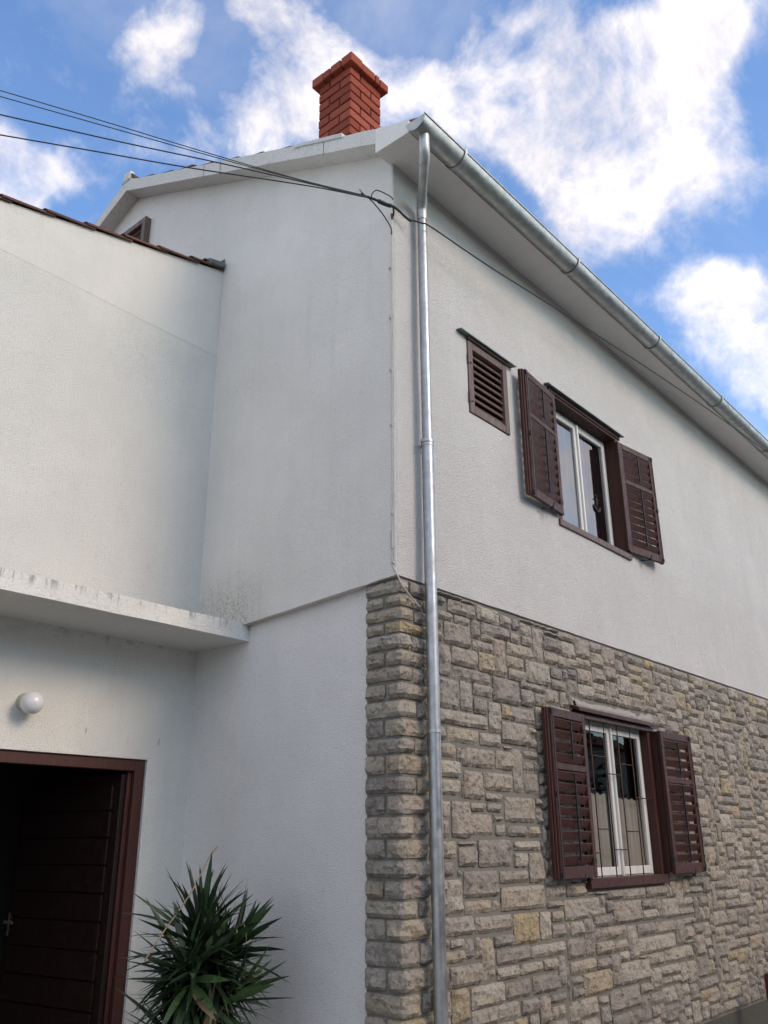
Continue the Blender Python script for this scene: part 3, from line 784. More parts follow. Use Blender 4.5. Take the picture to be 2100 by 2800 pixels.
for k in range(len(pts)-1):
    a, b = k*4, k*4+4
    fs += [(a, a+1, b+1, b), (a+1, a+3, b+3, b+1), (a+3, a+2, b+2, b+3), (a+2, a, b, b+2)]
fs += [(0, 2, 3, 1), (len(vs)-4, len(vs)-3, len(vs)-1, len(vs)-2)]
br.add(vs, fs); BRM = br.mesh('gutter_bracket', M_zinc)
for x in (.305, 2.142, 3.944, 5.76, 7.55, 9.35): ob('gutter_bracket', BRM, gut).location = (x, 0, 0)
PX, PY = .262, -.082
dp = MB(); dp.tube([(PX-.008, PY, GZ_), (PX-.008, PY, 1), (PX-.004, PY, 2.8), (PX, PY, 4.32)], .042, 20, caps=False); dp.tube([(PX, PY, 4.30), (PX, PY, 6.44)], .0375, 20)
pipe = smooth_angle(dp.build('downpipe', M_pipe, house), 50); pipe['label'] = 'galvanised downpipe with a swan neck under the gutter'
sn = MB(); NX_ = -.115
sn.tube([(NX_, GY, 6.70), (NX_, GY, 6.60), (NX_+.006, GY+.004, 6.565), (NX_+.03, GY+.022, 6.53), (NX_+.06, GY+.05, 6.51)], .041, 20)
smooth_angle(sn.build('pipe_elbow', M_zinc, pipe), 60)
sn = MB(); sn.tube([(NX_+.045, GY+.036, 6.522), (PX-.05, PY-.045, 6.455)], .037, 20); smooth_angle(sn.build('pipe_offset', M_zinc, pipe), 60)
sn = MB(); sn.tube([(PX-.07, PY-.06, 6.468), (PX-.04, PY-.036, 6.447), (PX-.014, PY-.012, 6.42), (PX, PY, 6.385), (PX, PY, 6.30)], .042, 20); smooth_angle(sn.build('pipe_elbow', M_zinc, pipe), 60)
def clamp(z, r_):
    c = MB(); c.tube([(PX-.003, PY, z-.011), (PX-.003, PY, z+.011)], r_+.006, 20); c.box((PX+.02, PY-.012+r_, z-.011), (PX+.034, .02, z+.011)); c.box((PX+r_, PY-.008, z-.008), (PX+r_+.024, PY+.008, z+.008))
    smooth_angle(c.build('pipe_clamp', M_zinc, pipe), 50)
clamp(4.327, .042); clamp(2.271, .043)
se = MB(); se.tube([(PX, PY, 4.29), (PX, PY, 4.335)], .0445, 20); smooth_angle(se.build('pipe_socket', M_pipe, pipe), 50)

# ---- windows
def board(name, a, b, m, par, bev=.004): q = MB(); q.box(a, b); return q.build(name, m, par, bevel=bev)
def window(x0, x1, z0, z1, yf, label, mw, gm, ex=0):
    root = MB(); t = .062
    if ex: root.box((x1+.001, .004, z0), (x1+ex, yf+.02, z1))
    for a, b in (((x0, -.004, z0), (x0+t, yf+.02, z1)), ((x1-t, -.004, z0), (x1, yf+.02, z1)), ((x0+t+.001, -.003, z1-t), (x1-t-.001, yf+.02, z1-.001))): root.box(a, b)
    win = root.build('window', mw, house, bevel=.004); win['label'] = label
    ix0, ix1, iz0, iz1 = x0+t+.002, x1-t-.002, z0+.005, z1-t-.002
    f = MB(); s = .034
    for a, b in (((ix0, yf, iz0), (ix0+s, yf+.05, iz1)), ((ix1-s, yf, iz0), (ix1, yf+.05, iz1)), ((ix0+s+.001, yf+.001, iz1-s), (ix1-s-.001, yf+.05, iz1)), ((ix0+s+.001, yf+.001, iz0), (ix1-s-.001, yf+.05, iz0+s))): f.box(a, b)
    f.build('frame', M_frame, win, bevel=.003)
    cx = (ix0+ix1)/2; q = .05
    for k, (a, b) in enumerate(((ix0+s+.003, cx-.004), (cx+.004, ix1-s-.003))):
        S = MB(); za, zb = iz0+s+.003, iz1-s-.003
        for p0, p1 in (((a, yf-.012, za), (a+q, yf+.03, zb)), ((b-q, yf-.012, za), (b, yf+.03, zb)), ((a+q+.001, yf-.011, zb-q), (b-q-.001, yf+.03, zb)), ((a+q+.001, yf-.011, za), (b-q-.001, yf+.03, za+q+.015))): S.box(p0, p1)
        S.build('sash', M_frame, win, bevel=.004)
        G = MB(); G.add([(a+q-.005, yf+.008, za+q), (b-q+.005, yf+.008, za+q), (b-q+.005, yf+.008, zb-q+.005), (a+q-.005, yf+.008, zb-q+.005)], [(0,1,2,3)])
        G.build('pane', gm, win)
    mu = MB(); mu.tube([(cx, yf-.02, iz0+s), (cx, yf-.02, iz1-s)], .014, 8); mu.build('mullion', M_frame, win)
    return win, (ix0, ix1, iz0, iz1)
win_u, iu = window(2.285, 3.685, 4.256, 5.64, .125, 'upper window reflecting the sky', M_wood, M_glass_up)
win_l, il = window(2.295, 3.69, 1.30, 2.645, .075, 'lower window behind a metal grille', M_wood, M_glass, .05)
# curtains, and a red sheet for the reveal's reflection
def curtain(name, x0, x1, z0, z1, y, m, par, amp=.012, fq=60):
    q = MB(); n = 70; vs = []; fs = []
    for i in range(n+1):
        x = x0+(x1-x0)*i/n; yy = y+amp*math.sin(x*fq)+amp*.7*math.sin(x*fq*.37+1)
        vs += [(x, yy, z0), (x, yy*.5+y*.5, z1+.008*math.sin(x*fq*.8))]
    for i in range(n): fs.append((2*i, 2*i+2, 2*i+3, 2*i+1))
    q.add(vs, fs); return q.build(name, m, par, smooth=True)
curtain('curtain', iu[0]+.03, iu[0]+.86, iu[2]+.03, iu[3], .165, M_sheer, win_u)
curtain('curtain', iu[0]+.84, iu[1]+.03, iu[2]+.03, iu[3], .21, M_redreflect, win_u, .005)  # red sheet standing in for the brown reveal mirrored in the pane
curtain('half_curtain', il[0]+.04, il[0]+.60, il[2]+.03, 1.985, .125, M_curtain, win_l)
curtain('half_curtain', il[0]+.64, il[1]-.04, il[2]+.03, 1.96, .125, M_curtain, win_l)
curtain('side_curtain', il[0]+.03, il[0]+.22, 1.9, il[3]-.05, .26, M_curtain, win_l)
# anchor shaped ornament inside the upper pane
an = MB(); ax, az_, ay = 3.32, 4.79, .128
an.tube([(ax, ay, az_+.075), (ax, ay, az_-.075)], .009, 8); an.tube([(ax-.045, ay, az_+.045), (ax+.045, ay, az_+.045)], .008, 8)
an.tube([(ax+.062*math.sin(t), ay, az_-.01-.068*math.cos(t)) for t in [R(d) for d in range(-85, 86, 17)]], [.004, .012, .015, .015, .014, .013, .014, .015, .015, .012, .004], 8)
an.tube([(ax+.016*math.sin(t), ay, az_+.088+.016*math.cos(t)) for t in [R(d) for d in range(0, 361, 40)]], .005, 6)
an.build('anchor_ornament', M_iron, win_u, smooth=True)
# drips, sills
def drip(name, x0, x1, z, y0, y1, th, m, par):
    q = MB(); q.hexa([(x0, y1, z-.012), (x1, y1, z-.012), (x1, y0, z), (x0, y0, z), (x0, y1, z-.012+th), (x1, y1, z-.012+th), (x1, y0, z+th), (x0, y0, z+th)]); return q.build(name, m, par, bevel=.002)
drip('flashing', 2.19, 3.755, 5.648, .01, -.055, .011, M_flash, win_u)
board('head_board', (2.25, -.016, 5.60), (3.72, .01, 5.644), M_wood, win_u)
board('sill', (2.272, -.022, 4.252), (3.69, .13, 4.312), M_woodold, win_u)
hb = MB(); hb.hexa([(2.225, -.075, 2.606), (3.735, -.075, 2.600), (3.735, .02, 2.634), (2.225, .02, 2.64), (2.225, -.075, 2.634), (3.735, -.075, 2.628), (3.735, .02, 2.667), (2.225, .02, 2.672)])
hb.build('drip_board', M_wood, win_l, bevel=.004)
board('head_board', (2.25, -.028, 2.566), (3.72, .02, 2.604), M_woodold, win_l)
board('sill', (2.262, -.035, 1.262), (3.70, .12, 1.334), M_wood, win_l)
# grille
BX = [2.43, 2.545, 2.80, 3.05, 3.30, 3.53]
GYv = .018
gr = MB(); gr.tube([(2.35, GYv, 2.575), (3.63, GYv, 2.575)], .006, 6)
gri = gr.build('window_grille', M_wood, house); gri['label'] = 'thin brown bars across the lower window'
for x in BX[1:5]:
    q = MB(); q.tube([(x, GYv, 1.335), (x, GYv, 2.59)], .0052, 8); q.build('bar', M_wood, gri, smooth=True)
q = MB(); q.tube([(BX[0], GYv, 1.335), (BX[0], GYv, 2.01)], .0052, 8); q.build('bar', M_wood, gri, smooth=True)
for a, b, z in ((1, 2, 2.28), (2, 3, 2.145), (3, 4, 2.24), (0, 1, 2.01), (4, 5, 1.965), (1, 2, 1.70), (3, 4, 1.685), (2, 3, 1.54), (0, 1, 1.52)):
    q = MB(); q.tube([(BX[a], GYv-.002, z), (BX[b]+(.10 if b == 5 else 0), GYv-.002, z)], .0048, 8); q.build('crossbar', M_wood, gri, smooth=True)

# ---- shutters
def slat_mesh(w_, lean=24, d=.066, th=.013, m=None):
    q = MB(); a = R(lean); u = (-math.sin(a)*d/2, math.cos(a)*d/2); nn = (math.cos(a)*th/2, math.sin(a)*th/2)
    P = [(-u[0]-nn[0], -u[1]-nn[1]), (-u[0]+nn[0], -u[1]+nn[1]), (u[0]+nn[0], u[1]+nn[1]), (u[0]-nn[0], u[1]-nn[1])]
    q.add([(x, p[0], p[1]) for x in (-w_/2, w_/2) for p in P], [(0,1,2,3),(7,6,5,4),(0,4,5,1),(1,5,6,2),(2,6,7,3),(3,7,4,0)])
    return q.mesh('slat', m or M_wood, bevel=.0022)
SW, ST = .055, .036
def shutter(hx, hy, fx, fy, z0, z1, label, hinge_side):
    """Leaf from its hinge edge (hx, hy) to its free edge (fx, fy): points on the outer face."""
    w_ = math.hypot(fx-hx, fy-hy); ang = math.atan2(fy-hy, fx-hx); flip = fx < hx
    if flip: ox, oy, an_ = fx, fy, math.atan2(hy-fy, hx-fx)
    else: ox, oy, an_ = hx, hy, ang
    h = z1-z0; q = MB()
    zm = h*.645
    q.box((0, 0, 0), (SW, ST, h)); q.box((w_-SW, 0, 0), (w_, ST, h))
    q.box((SW+.0005, .001, h-.068), (w_-SW-.0005, ST-.001, h-.001)); q.box((SW+.0005, .001, .001), (w_-SW-.0005, ST-.001, .085)); q.box((SW+.0005, .001, zm-.024), (w_-SW-.0005, ST-.001, zm+.024))
    s = q.build('shutter', M_wood, house, bevel=.004); s['label'] = label
    s.location = (ox, oy, z0); s.rotation_euler = (0, 0, an_)
    free = 0 if flip else w_
    sg = -1 if flip else 1
    e = MB()                                  # rebated second edge
    a, b = sorted((free+sg*.002, free+sg*.026)); e.box((a, .013, .004), (b, ST+.012, h-.004)); a, b = sorted((free+sg*.028, free+sg*.040)); e.box((a, .026, .006), (b, ST+.02, h-.006))
    e.build('rebate_strip', M_wood, s, bevel=.003)
    sm = slat_mesh(w_-2*SW-.004)
    iw = w_/2
    for a, b, n_ in ((zm+.024, h-.068, 4), (.085, zm-.024, 8)):
        for k in range(n_):
            o = ob('slat', sm, s); o.location = (iw, ST*.5, a+(b-a)*(k+.5)/n_+.004); o.rotation_euler = (rt.uniform(-.03, .03), 0, 0)
        t = MB(); t.box((iw-.006, -.022, a+.03), (iw+.006, -.010, b-.02))
        for k in range(n_): z_ = a+(b-a)*(k+.5)/n_+.02; t.tube([(iw, -.014, z_), (iw-.004, .006, z_-.012)], .003, 6)
        t.build('tilt_rod', M_iron, s)
    lt = MB(); xe = SW*.5 if flip else w_-SW*.5
    lt.tube([(w_*.5, -.012, -.022), (w_*.5+.02, -.03, -.004), (w_*.5+.03, -.035, .03)], .008, 8); lt.tube([(w_*.5-.06, .05, -.03), (w_*.5+.02, -.02, -.022)], .007, 8); lt.tube([(w_*.5+.01, -.03, -.028), (w_*.5+.06, -.012, -.024)], .007, 8)
    lt.build('shutter_catch', M_iron, s, smooth=True)
    ed = MB(); ef = .012 if flip else w_-.012
    for zz in (.03, h*.48, h-.03): ed.box((ef-.012, -.012, zz-.018), (ef+.012, .0, zz+.018))
    ed.tube([(ef, -.008, .03), (ef, -.008, h-.03)], .0045, 6)
    ed.build('bolt_rod', M_iron, s)
    hn = MB(); hx_ = w_-.002 if flip else .002
    for zz in (.12, h-.14): hn.tube([(hx_, ST*.4, zz-.045), (hx_, ST*.4, zz+.045)], .009, 8); hn.box((hx_-.05 if flip else hx_, -.003, zz-.02), (hx_ if flip else hx_+.05, .0, zz+.02))
    hn.build('hinge', M_iron, s)
    return s
shutter(2.29, -.052, 1.685, -.106, 4.335, 5.552, 'open shutter left of the upper window', 1)
shutter(3.64, -.032, 4.25, -.116, 4.33, 5.552, 'open shutter right of the upper window', 1)
shutter(2.325, -.063, 1.715, -.096, 1.345, 2.585, 'open shutter left of the lower window', 1)
shutter(3.685, -.105, 4.315, -.122, 1.333, 2.572, 'open shutter right of the lower window', 1)

for x_, z0_, z1_, w_ in ((3.612, 4.34, 5.55, win_u), (3.70, 1.345, 2.57, win_l)):
    board('hinge_strip', (x_, -.034 if w_ is win_u else -.06, z0_), (x_+.072, -.0045 if w_ is win_u else .003, z1_), M_wood, w_)

# ---- vents
def vent(x0, x1, z0, z1, label, place, n_=9):
    q = MB(); s = .068
    for a, b in (((x0, -.012, z0), (x0+s, .06, z1)), ((x1-s, -.012, z0), (x1, .06, z1)), ((x0+s+.001, -.011, z1-s), (x1-s-.001, .06, z1-.001)), ((x0+s+.001, -.011, z0+.001), (x1-s-.001, .06, z0+s))): q.box(a, b)
    v_ = q.build('louvre_vent', M_woodold if place is None else M_woodold, house, bevel=.004); v_['label'] = label
    bk = MB(); bk.box((x0, .062, z0), (x1, .08, z1)); bk.build('backing', M_dark, v_)
    sm = slat_mesh(x1-x0-2*s-.002, lean=-34, d=.072, th=.013, m=M_ventslat)
    for k in range(n_):
        o = ob('slat', sm, v_); o.location = ((x0+x1)/2, .024, z0+s+(z1-z0-2*s)*(k+.45)/n_)
    if place: v_.location = place[0]; v_.rotation_euler = place[1]
    return v_
vt = vent(.94, 1.53, 4.865, 5.54, 'louvred vent beside the upper window', None, 8)
drip('flashing', .80, 1.63, 5.572, .01, -.055, .012, M_flash, vt)
board('head_board', (.93, -.03, 5.545), (1.54, .01, 5.570), M_woodold, vt)
hq = MB()
for zz in (5.36, 5.0): hq.box((.935, -.02, zz-.03), (.985, -.012, zz+.03)); hq.tube([(.938, -.016, zz-.05), (.938, -.016, zz+.05)], .008, 8)
hq.build('hinge', M_woodold, vt)
vent(0, .62, 0, .85, 'attic vent high in the gable behind the wing roof', ((-.062, 4.10, 7.23), (0, 0, -math.pi/2)), 10)

# ---- wing with the entrance
YA, YAL = 2.13, 2.2
ZS = 3.198
ww_ = MB(); xw = steps(-6, 0, [], .15); zw = steps(ZS-.01, 5.7915, [], .15)
for i in range(len(xw)-1):
    for j_ in range(len(zw)-1):
        ww_.add([(x, YA+wob(x, 2, z, .007), z) for x, z in ((xw[i], zw[j_]), (xw[i+1], zw[j_]), (xw[i+1], zw[j_+1]), (xw[i], zw[j_+1]))], [(0,1,2,3)])
ww_.build('wing_wall', M_wing, house, smooth=True, merge=True)
def wz(x): return 6.735+.247*x
wu = MB(); 
for i in range(len(xw)-1):
    a, b = xw[i], xw[i+1]
    for k in range(6):
        za, zb = 5.794, 5.794
        f = lambda x, k: 5.794+(wz(x)-5.794)*k/6
        if wz(a) < 5.8: continue
        wu.add([(a, YA+.001+wob(a, 2, f(a, k), .006), f(a, k)), (b, YA+.001+wob(b, 2, f(b, k), .006), f(b, k)), (b, YA+.001+wob(b, 2, f(b, k+1), .006), f(b, k+1)), (a, YA+.001+wob(a, 2, f(a, k+1), .006), f(a, k+1))], [(0,1,2,3)])
wu.add([(-6, YA+.012, 5.78), (0, YA+.012, 5.78), (0, YA+.012, 5.80), (-6, YA+.012, 5.80)], [(0,1,2,3)])
wu.build('wing_upper_wall', M_smooth, house, smooth=True, merge=True)
wr = MB(); wr.hexa([(-6.2, YA+.02, wz(-6.2)-.06), (.0, YA+.02, wz(0)-.06), (.0, 6.4, wz(0)-.06), (-6.2, 6.4, wz(-6.2)-.06), (-6.2, YA+.02, wz(-6.2)+.0), (.0, YA+.02, wz(0)), (.0, 6.4, wz(0)), (-6.2, 6.4, wz(-6.2))])
wroof = wr.build('wing_roof', M_tile, house)
TW = tile_mesh(.085, .44, 9, .013)
for k in range(-1, 17):
    x = -.02-.352*k
    o = ob('roof_tile', TW, wroof); o.location = (x-.35, YA+.045+rt.uniform(-.004, .004), wz(x-.35)+.012+rt.uniform(-.003, .004)); o.rotation_euler = (0, 0, 0)
    dirv = Vector((.97, 0, .24)).normalized(); 
    ax_ = Matrix((( dirv.x, 0, -dirv.z), (0, 1, 0), (dirv.z, 0, dirv.x)))
    mm = Matrix(((0, dirv.x, -dirv.z), (-1, 0, 0), (0, dirv.z, dirv.x))) @ Matrix.Rotation(-.045, 3, 'X')
    o.rotation_euler = mm.to_euler(); o.scale = (1, 1, .62)
    if k == -1: o.location.x += .0; o.scale = (.9, .55, .6); o.location = (-.20, YA+.05, wz(-.1)+.02)
wf = MB(); wf.add([(-.10, YA-.02, wz(-.1)+.05), (-.003, YA-.02, wz(0)+.02), (-.003, YA-.02, wz(0)+.13), (-.10, YA+.02, wz(-.1)+.055), (-.004, YA+.03, wz(0)+.02), (-.004, YA+.03, wz(0)+.13)], [(0,1,2),(3,5,4),(0,3,4,1),(1,4,5,2),(2,5,3,0)])
wf.tube([(-.19, YA-.03, wz(-.19)+.045), (-.02, YA-.03, wz(-.02)+.045)], .03, 10)
wf.build('flashing', M_flash, wroof)
# lower wall with the door opening
DX1, DZ1, DX0 = -.318, 2.196, -2.35
wl = MB(); xl = steps(-6, .075, [DX0, DX1], .14); zl = steps(GZ_-.02, ZS-.1, [DZ1], .14)
for i in range(len(xl)-1):
    for j_ in range(len(zl)-1):
        if DX0 < (xl[i]+xl[i+1])/2 < DX1 and zl[j_+1] <= DZ1+1e-6: continue
        q = []
        for x, z in ((xl[i], zl[j_]), (xl[i+1], zl[j_]), (xl[i+1], zl[j_+1]), (xl[i], zl[j_+1])):
            jx = .005*mn.noise((z*9, 1, 6)) if abs(x-DX1) < 1e-6 else 0
            jz = .006*mn.noise((x*7, 5, 6)) if abs(z-DZ1) < 1e-6 and DX0-.01 < x < DX1+.01 else 0
            q.append((x+jx, YAL+wob(x, 3, z, .005), z+jz))
        wl.add(q, [(0,1,2,3)])
wl.build('porch_wall', M_porch, house, smooth=True, merge=True)
rv = MB()
rv.box((DX0-.1, YAL+.012, DZ1-.002), (DX1+.1, YAL+.2, DZ1+.12)); rv.box((DX1+.0, YAL+.012, 0), (DX1+.12, YAL+.2, DZ1-.003)); rv.build('door_reveal', M_lower, house)
cs = MB(); n = 40; YS = 1.55
vs = []; fs = []
for i in range(n+1):
    x = -6+6.075*i/n; d = lambda s: .005*mn.noise((x*2.2, s, 0))
    vs += [(x, YS+d(1), 3.066+d(2)), (x, YS+.004+d(3), ZS+d(4)), (x, YAL+.1, ZS+.004), (x, YAL+.1, 3.07)]
for i in range(n):
    for e in range(4): fs.append((i*4+e, i*4+(e+1) % 4, i*4+4+(e+1) % 4, i*4+4+e))
fs += [(0, 1, 2, 3), tuple(n*4+k for k in (3, 2, 1, 0))]
cs.add(vs, fs); cs.build('canopy_slab', M_slab, house)
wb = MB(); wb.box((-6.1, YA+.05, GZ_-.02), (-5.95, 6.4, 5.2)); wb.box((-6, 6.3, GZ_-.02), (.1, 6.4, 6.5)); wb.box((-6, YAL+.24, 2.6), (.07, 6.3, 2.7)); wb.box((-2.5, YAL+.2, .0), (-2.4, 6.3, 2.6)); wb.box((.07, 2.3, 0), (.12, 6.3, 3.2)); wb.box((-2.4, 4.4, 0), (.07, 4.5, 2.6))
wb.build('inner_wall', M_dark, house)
df = MB(); fw = .085
df.box((DX1-fw, YAL+.018, 0), (DX1-.001, YAL+.10, DZ1-.006)); df.box((DX0+.001, YAL+.018, 0), (DX0+fw, YAL+.10, DZ1-.006)); df.box((DX0+fw+.001, YAL+.019, DZ1-.085), (DX1-fw-.001, YAL+.10, DZ1-.007))
df.box((DX1-fw-.032, YAL+.055, 0), (DX1-fw-.0005, YAL+.10, DZ1-.086))
st_ = MB(); st_.box((DX0-.1, 1.75, GZ_-.02), (DX1+.05, 4.4, .06)); st_.build('doorstep', M_plinth, house, bevel=.01)
df.build('door_frame', M_doorwood, house, bevel=.004)
DL = 1.16
door = MB(); door.box((0, .008, 0), (.07, .045, 1.99)); door.box((DL-.07, .008, 0), (DL, .045, 1.99)); door.box((.07, .02, 0), (DL-.07, .04, 1.99))
dr = door.build('door', M_leafwood, house, bevel=.003); dr['label'] = 'dark boarded door standing open'
dr.location = (-.435, YAL+.07, .10); dr.rotation_euler = (0, 0, math.atan2(.99245, -.12264))
# on the rotated leaf local +y points to -x (towards the yard)
bq = MB(); bh = .186
bq.hexa([(-.5*(DL-.146), 0, -bh/2+.012), (.5*(DL-.146), 0, -bh/2+.012), (.5*(DL-.146), .028, -bh/2+.004), (-.5*(DL-.146), .028, -bh/2+.004), (-.5*(DL-.146), 0, bh/2-.03), (.5*(DL-.146), 0, bh/2-.03), (.5*(DL-.146), .028, bh/2-.004), (-.5*(DL-.146), .028, bh/2-.004)])
BQ = bq.mesh('board', M_leafwood, bevel=.002)
for k in range(10):
    o = ob('board', BQ, dr); o.location = (DL/2, .036, .06+bh*(k+.5))
hd = MB(); hd.tube([(DL-.05, .045, .955), (DL-.05, .10, .955), (DL-.06, .105, .955), (DL-.16, .105, .952)], .010, 10); hd.box((DL-.07, .046, .86), (DL-.03, .052, 1.02))
hd.build('door_handle', M_brass, dr, smooth=False)

OPP_H = 4.2

# ------------------------------------------------------------------ wall lamp
lamp = empty('wall_lamp', (-1.345, YAL, 2.50))
tag(lamp, 'white opal globe lamp on the wall above the entrance', 'lamp')
q = MB(); q.tube([(0, .002, .01), (0, -.02, .01), (0, -.035, .008), (0, -.05, .005)], [.062, .062, .055, .048], 24); smooth_angle(q.build('lamp_base', M_base, lamp), 35)
q = MB(); n = 20; vs = []; fs = []
for i in range(n+1):
    a = math.pi*i/n
    for k in range(28): b = 2*math.pi*k/28; vs.append((.077*math.sin(a)*math.cos(b), -.108+.077*math.cos(a), -.004+.077*math.sin(a)*math.sin(b)))
for i in range(n):
    for k in range(28): fs.append((i*28+k, i*28+(k+1) % 28, (i+1)*28+(k+1) % 28, (i+1)*28+k))
q.add(vs, fs); q.build('globe', M_opal, lamp, smooth=True, merge=True)

# ------------------------------------------------------------------ cables
def spline(pts, n=8):
    pts = [Vector(p) for p in pts]; P = [2*pts[0]-pts[1]]+pts+[2*pts[-1]-pts[-2]]; out = []
    for i in range(1, len(P)-2):
        a, b, c, d = P[i-1:i+3]
        for k in range(n):
            t = k/n; out.append(.5*((2*b)+(c-a)*t+(2*a-5*b+4*c-d)*t*t+(3*b-a-3*c+d)*t**3))
    return out+[P[-2]]
def cable(name, pts, r, m, label, group=None, cat='cable', n=8, far=False):
    q = MB(); p = spline(pts, n)
    if far:
        e = p[0]; v = (p[0]-p[3])*.0 + Vector((-.873, .488, (p[0].z-p[6].z)/(p[0]-p[6]).length))
        p = [e + v*(s_*1.0) + Vector((0, 0, .012*s_*s_)) for s_ in (10, 8, 6, 4.5, 3, 2, 1.2, .6)] + p
    q.tube(p, r, 8)
    o = q.build(name, m, smooth=True); tag(o, label, cat, group); return o
KN = (-.062, -.03, 6.262)
wires = [
    ([(-2.561,1.356,6.423),(-2.005,1.045,6.385),(-1.561,.796,6.350),(-1.175,.58,6.322),(-.70,.32,6.302),(-.234,.053,6.300)], 'topmost of the black service wires crossing the sky', .5),
    ([(-2.554,1.352,6.372),(-1.856,.961,6.338),(-1.191,.589,6.306),(-.70,.316,6.294),(-.234,.055,6.294)], 'second black service wire from the top, close under the topmost', .42),
    ([(-2.536,1.342,6.219),(-1.847,.956,6.238),(-1.253,.624,6.267),(-.692,.309,6.281),(-.234,.053,6.288)], 'third black service wire from the top, thicker and on its own', .1),
    ([(-2.515,1.331,6.052),(-1.978,1.03,6.105),(-1.427,.721,6.158),(-.658,.291,6.258),(-.234,.053,6.286)], 'lowest black service wire, crossing the gable', -.2)]
for (pts, lab, dz), r_ in zip(wires, (.0034, .0034, .0047, .0047)):
    cable('service_wire', pts, r_, M_cable, lab, 'service wires strung to the house corner', far=True)
knot = empty('cable_splice', KN); tag(knot, 'black taped bundle of cable ends tied at the house corner', 'cable joint')
def kp(*p): return [(a-KN[0], b-KN[1], c-KN[2]) for a, b, c in p]
q = MB()
q.tube(spline(kp((-.24,.056,6.293),(-.17,.02,6.283),(-.10,-.01,6.272),(-.05,-.045,6.262),(.0,-.06,6.245),(.06,-.07,6.222),(.12,-.085,6.206))), [.009+.007*abs(mn.noise((i*.45, 3, 1))) + .006*(8 < i < 22) for i in range(49)], 10)
q.build('splice_tape', M_cable, knot, smooth=True)
q = MB(); q.tube(spline(kp((-.29,.085,6.315),(-.22,.05,6.283),(-.21,.04,6.33),(-.18,.02,6.375),(-.12,-.01,6.37),(-.07,-.04,6.345),(-.055,-.045,6.325))), .0045, 8); q.tube(spline(kp((-.235,.055,6.29),(-.17,.03,6.235),(-.10,.01,6.17),(-.035,.0,6.10),(-.012,.01,6.05))), .005, 8)
q.tube(spline(kp((-.25,.06,6.29),(-.27,.07,6.305),(-.30,.09,6.345))), .0035, 8)
q.build('loose_cable', M_cable, knot, smooth=True)
q = MB(); q.tube(kp((-.045,-.04,6.255),(-.01,-.012,6.24),(.015,.015,6.235)), .008, 8); q.tube(kp((-.012,.004,6.245),(-.006,.008,6.205)), .010, 6)
q.build('hook', metal('rusty hook', (.12, .05, .025), (.22, .11, .06), .8, .2), knot)
cable('eave_cable', [(.10,-.082,6.212),(.19,-.135,6.205),(.30,-.165,6.205),(1.006,-.2,6.234),(2.16,-.25,6.331),(3.627,-.3,6.455),(5.45,-.38,6.560),(7.558,-.45,6.651),(9.3,-.50,6.70)], .0062, M_cable, 'black cable sagging along the facade below the gutter')
cw = cable('wall_cable', [(-.008,.012,6.09),(-.006,.016,5.9),(-.007,.022,5.2),(-.006,.028,4.4),(-.006,.03,3.95),(-.010,.036,3.80),(-.008,.03,3.72),(-.010,.034,3.60),(-.009,.036,3.46),(-.010,.034,3.36),(.0,.01,3.30),(.02,-.02,3.22),(.07,-.03,3.165),(.14,-.025,3.13),(.20,-.03,3.09)], .0058, M_whitecable, 'off white cable clipped down the corner of the house', n=6)
for z in (5.75, 5.3, 4.85, 4.4, 3.72, 3.37):
    q = MB(); q.box((-.016, .02, z-.008), (.0, .042, z+.008)); q.build('cable_clip', M_whitecable, cw)
q = MB(); q.box((-.018, .024, 3.47), (-.001, .044, 3.60)); q.build('cable_connector', M_whitecable, cw)

# ------------------------------------------------------------------ yucca
YX, YY = -.62, 1.06
yu = empty('yucca', (YX, YY, GZ_)); tag(yu, 'spiky dark green yucca beside the dark entrance door', 'plant')
ry = random.Random(21)
LEAFS = []
for k in range(10):
    L = ry.uniform(.36, .50); wd = ry.uniform(.0165, .022); cv = ry.uniform(.0, .5)**1.3*1.2
    q = MB(); vs = []; fs = []; n = 8; p = Vector((0, 0, 0)); a = 0.
    tw = ry.uniform(-.4, .4)
    for i in range(n+1):
        t = i/n; w_ = wd*(.55+1.3*t if t < .35 else 1.0)*max(.02, min(1, (1-t)*2.2))**.8
        s_ = math.sin(tw*t); c_ = math.cos(tw*t)
        up_ = Vector((math.sin(a), 0, math.cos(a)))
        vs += [p+Vector((0, w_*c_, 0))+up_*(w_*.28+w_*s_), p-up_*.0, p+Vector((0, -w_*c_, 0))+up_*(w_*.28-w_*s_)]
        a += cv/n; p = p+Vector((math.cos(a), 0, -math.sin(a)))*(L/n)
    for i in range(n): fs += [(i*3, i*3+1, i*3+4, i*3+3), (i*3+1, i*3+2, i*3+5, i*3+4)]
    q.add(vs, fs); LEAFS.append((q.mesh('leaf', M_leaf, smooth=True), q.mesh('leaf', M_dry, smooth=True), q.mesh('leaf', M_pod, smooth=True), q.mesh('leaf', M_young, smooth=True)))
